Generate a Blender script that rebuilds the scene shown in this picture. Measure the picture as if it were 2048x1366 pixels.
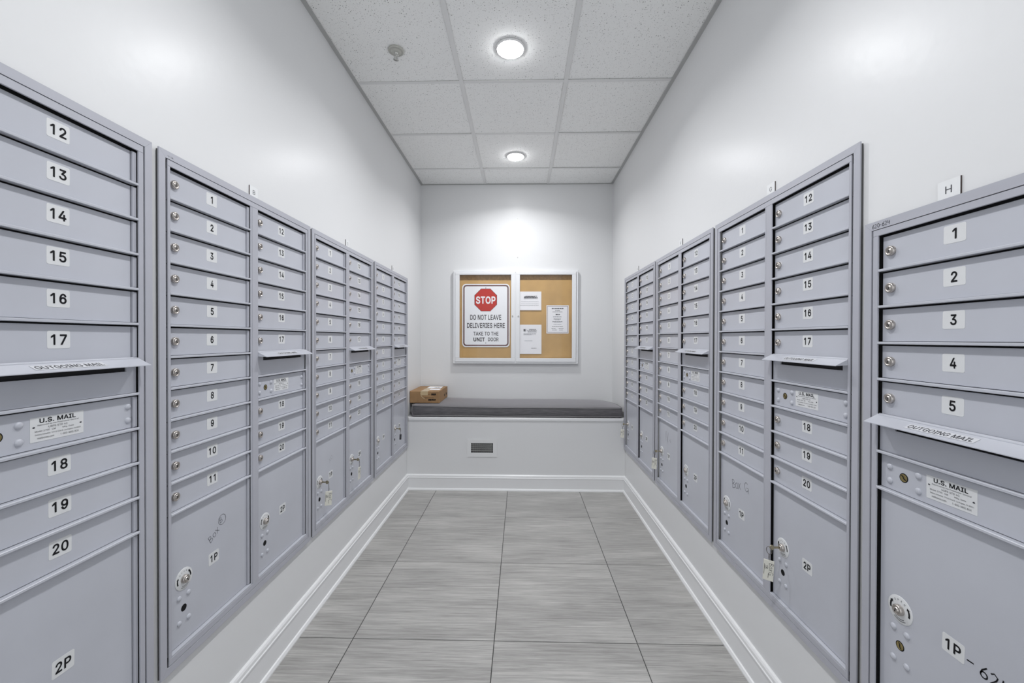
import bpy, math, random
from mathutils import Matrix, Vector
from mathutils.geometry import delaunay_2d_cdt
for o in list(bpy.data.objects): bpy.data.objects.remove(o)
S = bpy.context.scene
C = S.collection
rnd = random.Random(7)

# ------------------------------------------------------------------ camera
F_PX = 814.82
YAW, PITCH, ROLL, CAM_H = 0.0226, -0.0066, 0.0021, 1.3035
cam_d = bpy.data.cameras.new('camera')
cam_d.sensor_width = 36.0
cam_d.lens = F_PX / 2048 * 36.0
cam_d.clip_start = 0.02
cam = bpy.data.objects.new('camera', cam_d); C.objects.link(cam)
_r = Vector((math.cos(YAW), math.sin(YAW), 0)); _f0 = Vector((-math.sin(YAW), math.cos(YAW), 0)); _z = Vector((0, 0, 1))
_f = _f0 * math.cos(PITCH) + _z * math.sin(PITCH)
_u = -_f0 * math.sin(PITCH) + _z * math.cos(PITCH)
_r2 = _r * math.cos(ROLL) + _u * math.sin(ROLL)
_u2 = -_r * math.sin(ROLL) + _u * math.cos(ROLL)
M = Matrix.Identity(4)
for i in range(3):
    M[i][0], M[i][1], M[i][2] = _r2[i], _u2[i], -_f[i]
M[2][3] = CAM_H
cam.matrix_world = M
S.camera = cam

# ------------------------------------------------------------------ world, exposure
W = bpy.data.worlds.new('world'); S.world = W
W.use_nodes = True
W.node_tree.nodes['Background'].inputs[0].default_value = (0.94, 0.97, 1.0, 1)
W.node_tree.nodes['Background'].inputs[1].default_value = 1.25
S.view_settings.view_transform = 'Standard'
S.view_settings.look = 'None'
S.view_settings.gamma = 1.0
S.view_settings.use_curve_mapping = False
S.view_settings.exposure = 0.1
LAMP_POWER = 9.2
LAMP_COLOR = (0.985, 0.99, 1.0)

# ------------------------------------------------------------------ room dimensions
XL, XR = -0.9754, 0.8778          # faces of the mailbox trim
WO = 0.0117                       # trim stands this far off the wall
WL, WR = XL - WO, XR + WO         # wall planes
YB, YF, Y0 = 3.993, 3.4957, -1.15  # back wall, bench front, open end behind the camera
CZ = 2.8115
T_L, T_R, B_L, B_R = 1.8194, 1.8176, 0.3675, 0.3656

# ------------------------------------------------------------------ materials
def nt(name):
    m = bpy.data.materials.new(name); m.use_nodes = True
    return m, m.node_tree.nodes, m.node_tree.links, m.node_tree.nodes['Principled BSDF']
def plain(name, col, rough=0.5, metal=0.0, bump=None, coat=0.0, spec=0.5, vary=None):
    m, n, l, b = nt(name)
    b.inputs['Base Color'].default_value = (*col, 1)
    b.inputs['Roughness'].default_value = rough
    b.inputs['Metallic'].default_value = metal
    b.inputs['Coat Weight'].default_value = coat
    b.inputs['Specular IOR Level'].default_value = spec
    if bump or vary:
        tc = n.new('ShaderNodeTexCoord')
    if bump:
        no = n.new('ShaderNodeTexNoise'); no.inputs['Scale'].default_value = bump[0]; no.inputs['Detail'].default_value = 2
        bp = n.new('ShaderNodeBump'); bp.inputs['Strength'].default_value = bump[1]; bp.inputs['Distance'].default_value = bump[2]
        l.new(tc.outputs['Object'], no.inputs['Vector']); l.new(no.outputs['Fac'], bp.inputs['Height']); l.new(bp.outputs['Normal'], b.inputs['Normal'])
    if vary:
        n2 = n.new('ShaderNodeTexNoise'); n2.inputs['Scale'].default_value = vary[0]; n2.inputs['Detail'].default_value = 3
        cr = n.new('ShaderNodeValToRGB')
        cr.color_ramp.elements[0].position = 0.3; cr.color_ramp.elements[1].position = 0.7
        cr.color_ramp.elements[0].color = (*[c * (1 - vary[1]) for c in col], 1)
        cr.color_ramp.elements[1].color = (*[min(1, c * (1 + vary[1])) for c in col], 1)
        l.new(tc.outputs['Object'], n2.inputs['Vector']); l.new(n2.outputs['Fac'], cr.inputs['Fac']); l.new(cr.outputs['Color'], b.inputs['Base Color'])
    return m
MT = {}
MT['wall'] = plain('wall_paint', (0.735, 0.74, 0.748), 0.30, spec=0.14, bump=(28, 0.12, 0.004))
MT['trim'] = plain('trim_paint', (0.80, 0.805, 0.815), 0.30, bump=(40, 0.05, 0.002))
MT['metal'] = plain('mailbox_powder_coat', (0.500, 0.514, 0.566), 0.30, bump=(900, 0.12, 0.0004), vary=(6, 0.03))
MT['metal_trim'] = plain('mailbox_trim_coat', (0.43, 0.437, 0.487), 0.36, bump=(900, 0.12, 0.0004), vary=(6, 0.03))
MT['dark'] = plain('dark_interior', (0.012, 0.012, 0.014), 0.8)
MT['gap_shade'] = plain('gap_shade', (0.10, 0.10, 0.10), 0.8)  # dark grey painted as the shade behind the trim flanges
MT['sticker'] = plain('white_sticker', (0.70, 0.71, 0.72), 0.35)
MT['sticker_clear'] = plain('frosted_sticker', (0.62, 0.63, 0.66), 0.4)
MT['print'] = plain('black_print', (0.010, 0.010, 0.012), 0.6, spec=0.15)
MT['print_grey'] = plain('grey_print', (0.07, 0.07, 0.08), 0.6, spec=0.2)
MT['marker'] = plain('marker_ink', (0.03, 0.03, 0.04), 0.5)
MT['marker_faint'] = plain('faint_marker_ink', (0.30, 0.31, 0.345), 0.5)
MT['nickel'] = plain('nickel', (0.52, 0.485, 0.455), 0.30, 1.0)
MT['brass'] = plain('brass', (0.42, 0.34, 0.15), 0.35, 1.0)
MT['key_metal'] = plain('key_metal', (0.44, 0.39, 0.27), 0.35, 1.0)
MT['old_steel'] = plain('old_steel', (0.20, 0.19, 0.18), 0.35, 1.0)
MT['bronze'] = plain('plate_edge', (0.07, 0.05, 0.045), 0.5)
MT['plate'] = plain('letter_plate', (0.78, 0.79, 0.80), 0.4)
MT['tag'] = plain('key_tag', (0.70, 0.69, 0.62), 0.5)
MT['tag_dark'] = plain('dark_key_tag', (0.03, 0.03, 0.035), 0.4)
MT['alu'] = plain('white_aluminium', (0.78, 0.79, 0.81), 0.35)
MT['kraft'] = plain('kraft_paper', (0.54, 0.335, 0.125), 0.7, vary=(5, 0.10))
MT['cork'] = plain('cork_board', (0.34, 0.20, 0.075), 0.8, vary=(60, 0.2))
MT['paper'] = plain('paper', (0.86, 0.86, 0.89), 0.7)
MT['sign_white'] = plain('sign_white', (0.86, 0.87, 0.90), 0.3)
MT['sign_red'] = plain('sign_red', (0.52, 0.022, 0.012), 0.5, spec=0.2)
MT['sign_border'] = plain('sign_border', (0.15, 0.075, 0.078), 0.5, spec=0.25)
MT['sign_text'] = plain('sign_text', (0.035, 0.026, 0.03), 0.55, spec=0.2)
MT['cardboard'] = plain('cardboard', (0.33, 0.195, 0.092), 0.75, vary=(14, 0.12))
MT['tape'] = plain('tape', (0.55, 0.42, 0.25), 0.25)
MT['vent'] = plain('vent_paint', (0.74, 0.745, 0.75), 0.5)
MT['vent_fin'] = plain('vent_fin', (0.62, 0.62, 0.60), 0.5)
MT['tee'] = plain('grid_tee', (0.76, 0.765, 0.76), 0.5)
MT['angle'] = plain('wall_angle', (0.46, 0.465, 0.46), 0.5)
MT['piping'] = plain('piping', (0.22, 0.215, 0.22), 0.6)
MT['chrome'] = plain('sprinkler_metal', (0.55, 0.55, 0.53), 0.3, 0.8)
MT['escutcheon'] = plain('escutcheon', (0.50, 0.50, 0.46), 0.45)
MT['grout'] = plain('grout', (0.055, 0.055, 0.055), 0.9)
MT['light_trim'] = plain('light_trim', (0.85, 0.85, 0.85), 0.4)

def mat_lens():
    m, n, l, b = nt('light_lens')
    b.inputs['Base Color'].default_value = (0.9, 0.9, 0.9, 1)
    b.inputs['Emission Color'].default_value = (*LAMP_COLOR, 1)
    b.inputs['Emission Strength'].default_value = 55.0
    return m
MT['lens'] = mat_lens()
def mat_floor():
    m, n, l, b = nt('floor_tile')
    tc = n.new('ShaderNodeTexCoord'); oi = n.new('ShaderNodeObjectInfo')
    mp = n.new('ShaderNodeMapping'); mp.inputs['Scale'].default_value = (3.2, 90, 1)
    l.new(tc.outputs['Object'], mp.inputs['Vector'])
    mul = n.new('ShaderNodeMath'); mul.operation = 'MULTIPLY'; mul.inputs[1].default_value = 37
    l.new(oi.outputs['Random'], mul.inputs[0])
    a = n.new('ShaderNodeTexNoise'); a.noise_dimensions = '4D'; a.inputs['Scale'].default_value = 1.6; a.inputs['Detail'].default_value = 6; a.inputs['Roughness'].default_value = 0.7
    l.new(mp.outputs['Vector'], a.inputs['Vector']); l.new(mul.outputs[0], a.inputs['W'])
    mp2 = n.new('ShaderNodeMapping'); mp2.inputs['Scale'].default_value = (1.5, 7, 1)
    l.new(tc.outputs['Object'], mp2.inputs['Vector'])
    c = n.new('ShaderNodeTexNoise'); c.noise_dimensions = '4D'; c.inputs['Scale'].default_value = 1.3; c.inputs['Detail'].default_value = 3
    l.new(mp2.outputs['Vector'], c.inputs['Vector']); l.new(mul.outputs[0], c.inputs['W'])
    mix = n.new('ShaderNodeMix'); mix.inputs['Factor'].default_value = 0.32
    l.new(a.outputs['Fac'], mix.inputs['A']); l.new(c.outputs['Fac'], mix.inputs['B'])
    cr = n.new('ShaderNodeValToRGB'); e = cr.color_ramp.elements
    e[0].position = 0.31; e[0].color = (0.195, 0.191, 0.183, 1)
    e[1].position = 0.66; e[1].color = (0.52, 0.511, 0.493, 1)
    k = cr.color_ramp.elements.new(0.5); k.color = (0.357, 0.351, 0.340, 1)
    l.new(mix.outputs['Result'], cr.inputs['Fac']); l.new(cr.outputs['Color'], b.inputs['Base Color'])
    b.inputs['Roughness'].default_value = 0.48
    bp = n.new('ShaderNodeBump'); bp.inputs['Strength'].default_value = 0.15; bp.inputs['Distance'].default_value = 0.001
    l.new(a.outputs['Fac'], bp.inputs['Height']); l.new(bp.outputs['Normal'], b.inputs['Normal'])
    return m
MT['floor'] = mat_floor()
def mat_ceiling():
    m, n, l, b = nt('ceiling_tile')
    tc = n.new('ShaderNodeTexCoord'); oi = n.new('ShaderNodeObjectInfo')
    add = n.new('ShaderNodeVectorMath'); add.operation = 'ADD'
    l.new(tc.outputs['Object'], add.inputs[0])
    sc = n.new('ShaderNodeVectorMath'); sc.operation = 'SCALE'; sc.inputs[0].default_value = (13, 7, 3); l.new(oi.outputs['Random'], sc.inputs['Scale'])
    l.new(sc.outputs[0], add.inputs[1])
    nz = n.new('ShaderNodeTexNoise'); nz.inputs['Scale'].default_value = 90; nz.inputs['Detail'].default_value = 2
    l.new(add.outputs[0], nz.inputs['Vector'])
    warp = n.new('ShaderNodeMix'); warp.data_type = 'VECTOR'; warp.inputs['Factor'].default_value = 0.008
    l.new(add.outputs[0], warp.inputs['A']); l.new(nz.outputs['Color'], warp.inputs['B'])
    hs = []
    for scale, thr in ((95, 0.22), (190, 0.24)):
        v = n.new('ShaderNodeTexVoronoi'); v.inputs['Scale'].default_value = scale
        l.new(warp.outputs['Result'], v.inputs['Vector'])
        # only some cells carry a pit, of varying size
        se = n.new('ShaderNodeSeparateColor'); l.new(v.outputs['Color'], se.inputs[0])
        mu = n.new('ShaderNodeMath'); mu.operation = 'MULTIPLY'; mu.inputs[1].default_value = thr; l.new(se.outputs[0], mu.inputs[0])
        lt = n.new('ShaderNodeMath'); lt.operation = 'LESS_THAN'; l.new(v.outputs['Distance'], lt.inputs[0]); l.new(mu.outputs[0], lt.inputs[1])
        hs.append(lt)
    mx = n.new('ShaderNodeMath'); mx.operation = 'MAXIMUM'; l.new(hs[0].outputs[0], mx.inputs[0]); l.new(hs[1].outputs[0], mx.inputs[1])
    col = n.new('ShaderNodeMix'); col.data_type = 'RGBA'
    col.inputs[6].default_value = (0.92, 0.925, 0.915, 1); col.inputs[7].default_value = (0.22, 0.22, 0.21, 1)
    l.new(mx.outputs[0], col.inputs['Factor']); l.new(col.outputs[2], b.inputs['Base Color'])
    b.inputs['Roughness'].default_value = 0.9
    bp = n.new('ShaderNodeBump'); bp.inputs['Strength'].default_value = 0.3; bp.inputs['Distance'].default_value = 0.002; bp.invert = True
    l.new(mx.outputs[0], bp.inputs['Height']); l.new(bp.outputs['Normal'], b.inputs['Normal'])
    return m
MT['ceiling'] = mat_ceiling()
def mat_glass():
    m = bpy.data.materials.new('pane_glass'); m.use_nodes = True
    n, l = m.node_tree.nodes, m.node_tree.links
    n.remove(n['Principled BSDF'])
    tr = n.new('ShaderNodeBsdfTransparent'); gl = n.new('ShaderNodeBsdfGlossy'); gl.inputs['Roughness'].default_value = 0.03
    lw = n.new('ShaderNodeLayerWeight'); lw.inputs['Blend'].default_value = 0.5
    pw = n.new('ShaderNodeMath'); pw.operation = 'POWER'; pw.inputs[1].default_value = 5.0; l.new(lw.outputs['Facing'], pw.inputs[0])
    fr = n.new('ShaderNodeMath'); fr.operation = 'MULTIPLY_ADD'; fr.inputs[1].default_value = 0.9; fr.inputs[2].default_value = 0.02; l.new(pw.outputs[0], fr.inputs[0])
    mx = n.new('ShaderNodeMixShader')
    l.new(fr.outputs[0], mx.inputs[0]); l.new(tr.outputs[0], mx.inputs[1]); l.new(gl.outputs[0], mx.inputs[2])
    l.new(mx.outputs[0], n['Material Output'].inputs[0])
    return m
MT['glass'] = mat_glass()
def mat_cushion(name, lo, hi):
    m, n, l, b = nt(name)
    tc = n.new('ShaderNodeTexCoord')
    mp = n.new('ShaderNodeMapping'); mp.inputs['Scale'].default_value = (6, 60, 60)
    l.new(tc.outputs['Object'], mp.inputs['Vector'])
    a = n.new('ShaderNodeTexNoise'); a.inputs['Scale'].default_value = 2; a.inputs['Detail'].default_value = 5
    l.new(mp.outputs['Vector'], a.inputs['Vector'])
    cr = n.new('ShaderNodeValToRGB'); e = cr.color_ramp.elements
    e[0].position = 0.3; e[0].color = (*lo, 1); e[1].position = 0.75; e[1].color = (*hi, 1)
    l.new(a.outputs['Fac'], cr.inputs['Fac']); l.new(cr.outputs['Color'], b.inputs['Base Color'])
    b.inputs['Roughness'].default_value = 0.75; b.inputs['Sheen Weight'].default_value = 1.0; b.inputs['Sheen Roughness'].default_value = 0.35; b.inputs['Sheen Tint'].default_value = (0.95, 0.93, 0.97, 1)
    return m
MT['cushion'] = mat_cushion('cushion_fabric', (0.075, 0.072, 0.078), (0.145, 0.14, 0.148))

# ------------------------------------------------------------------ mesh helpers
_glyphs = {}
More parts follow.
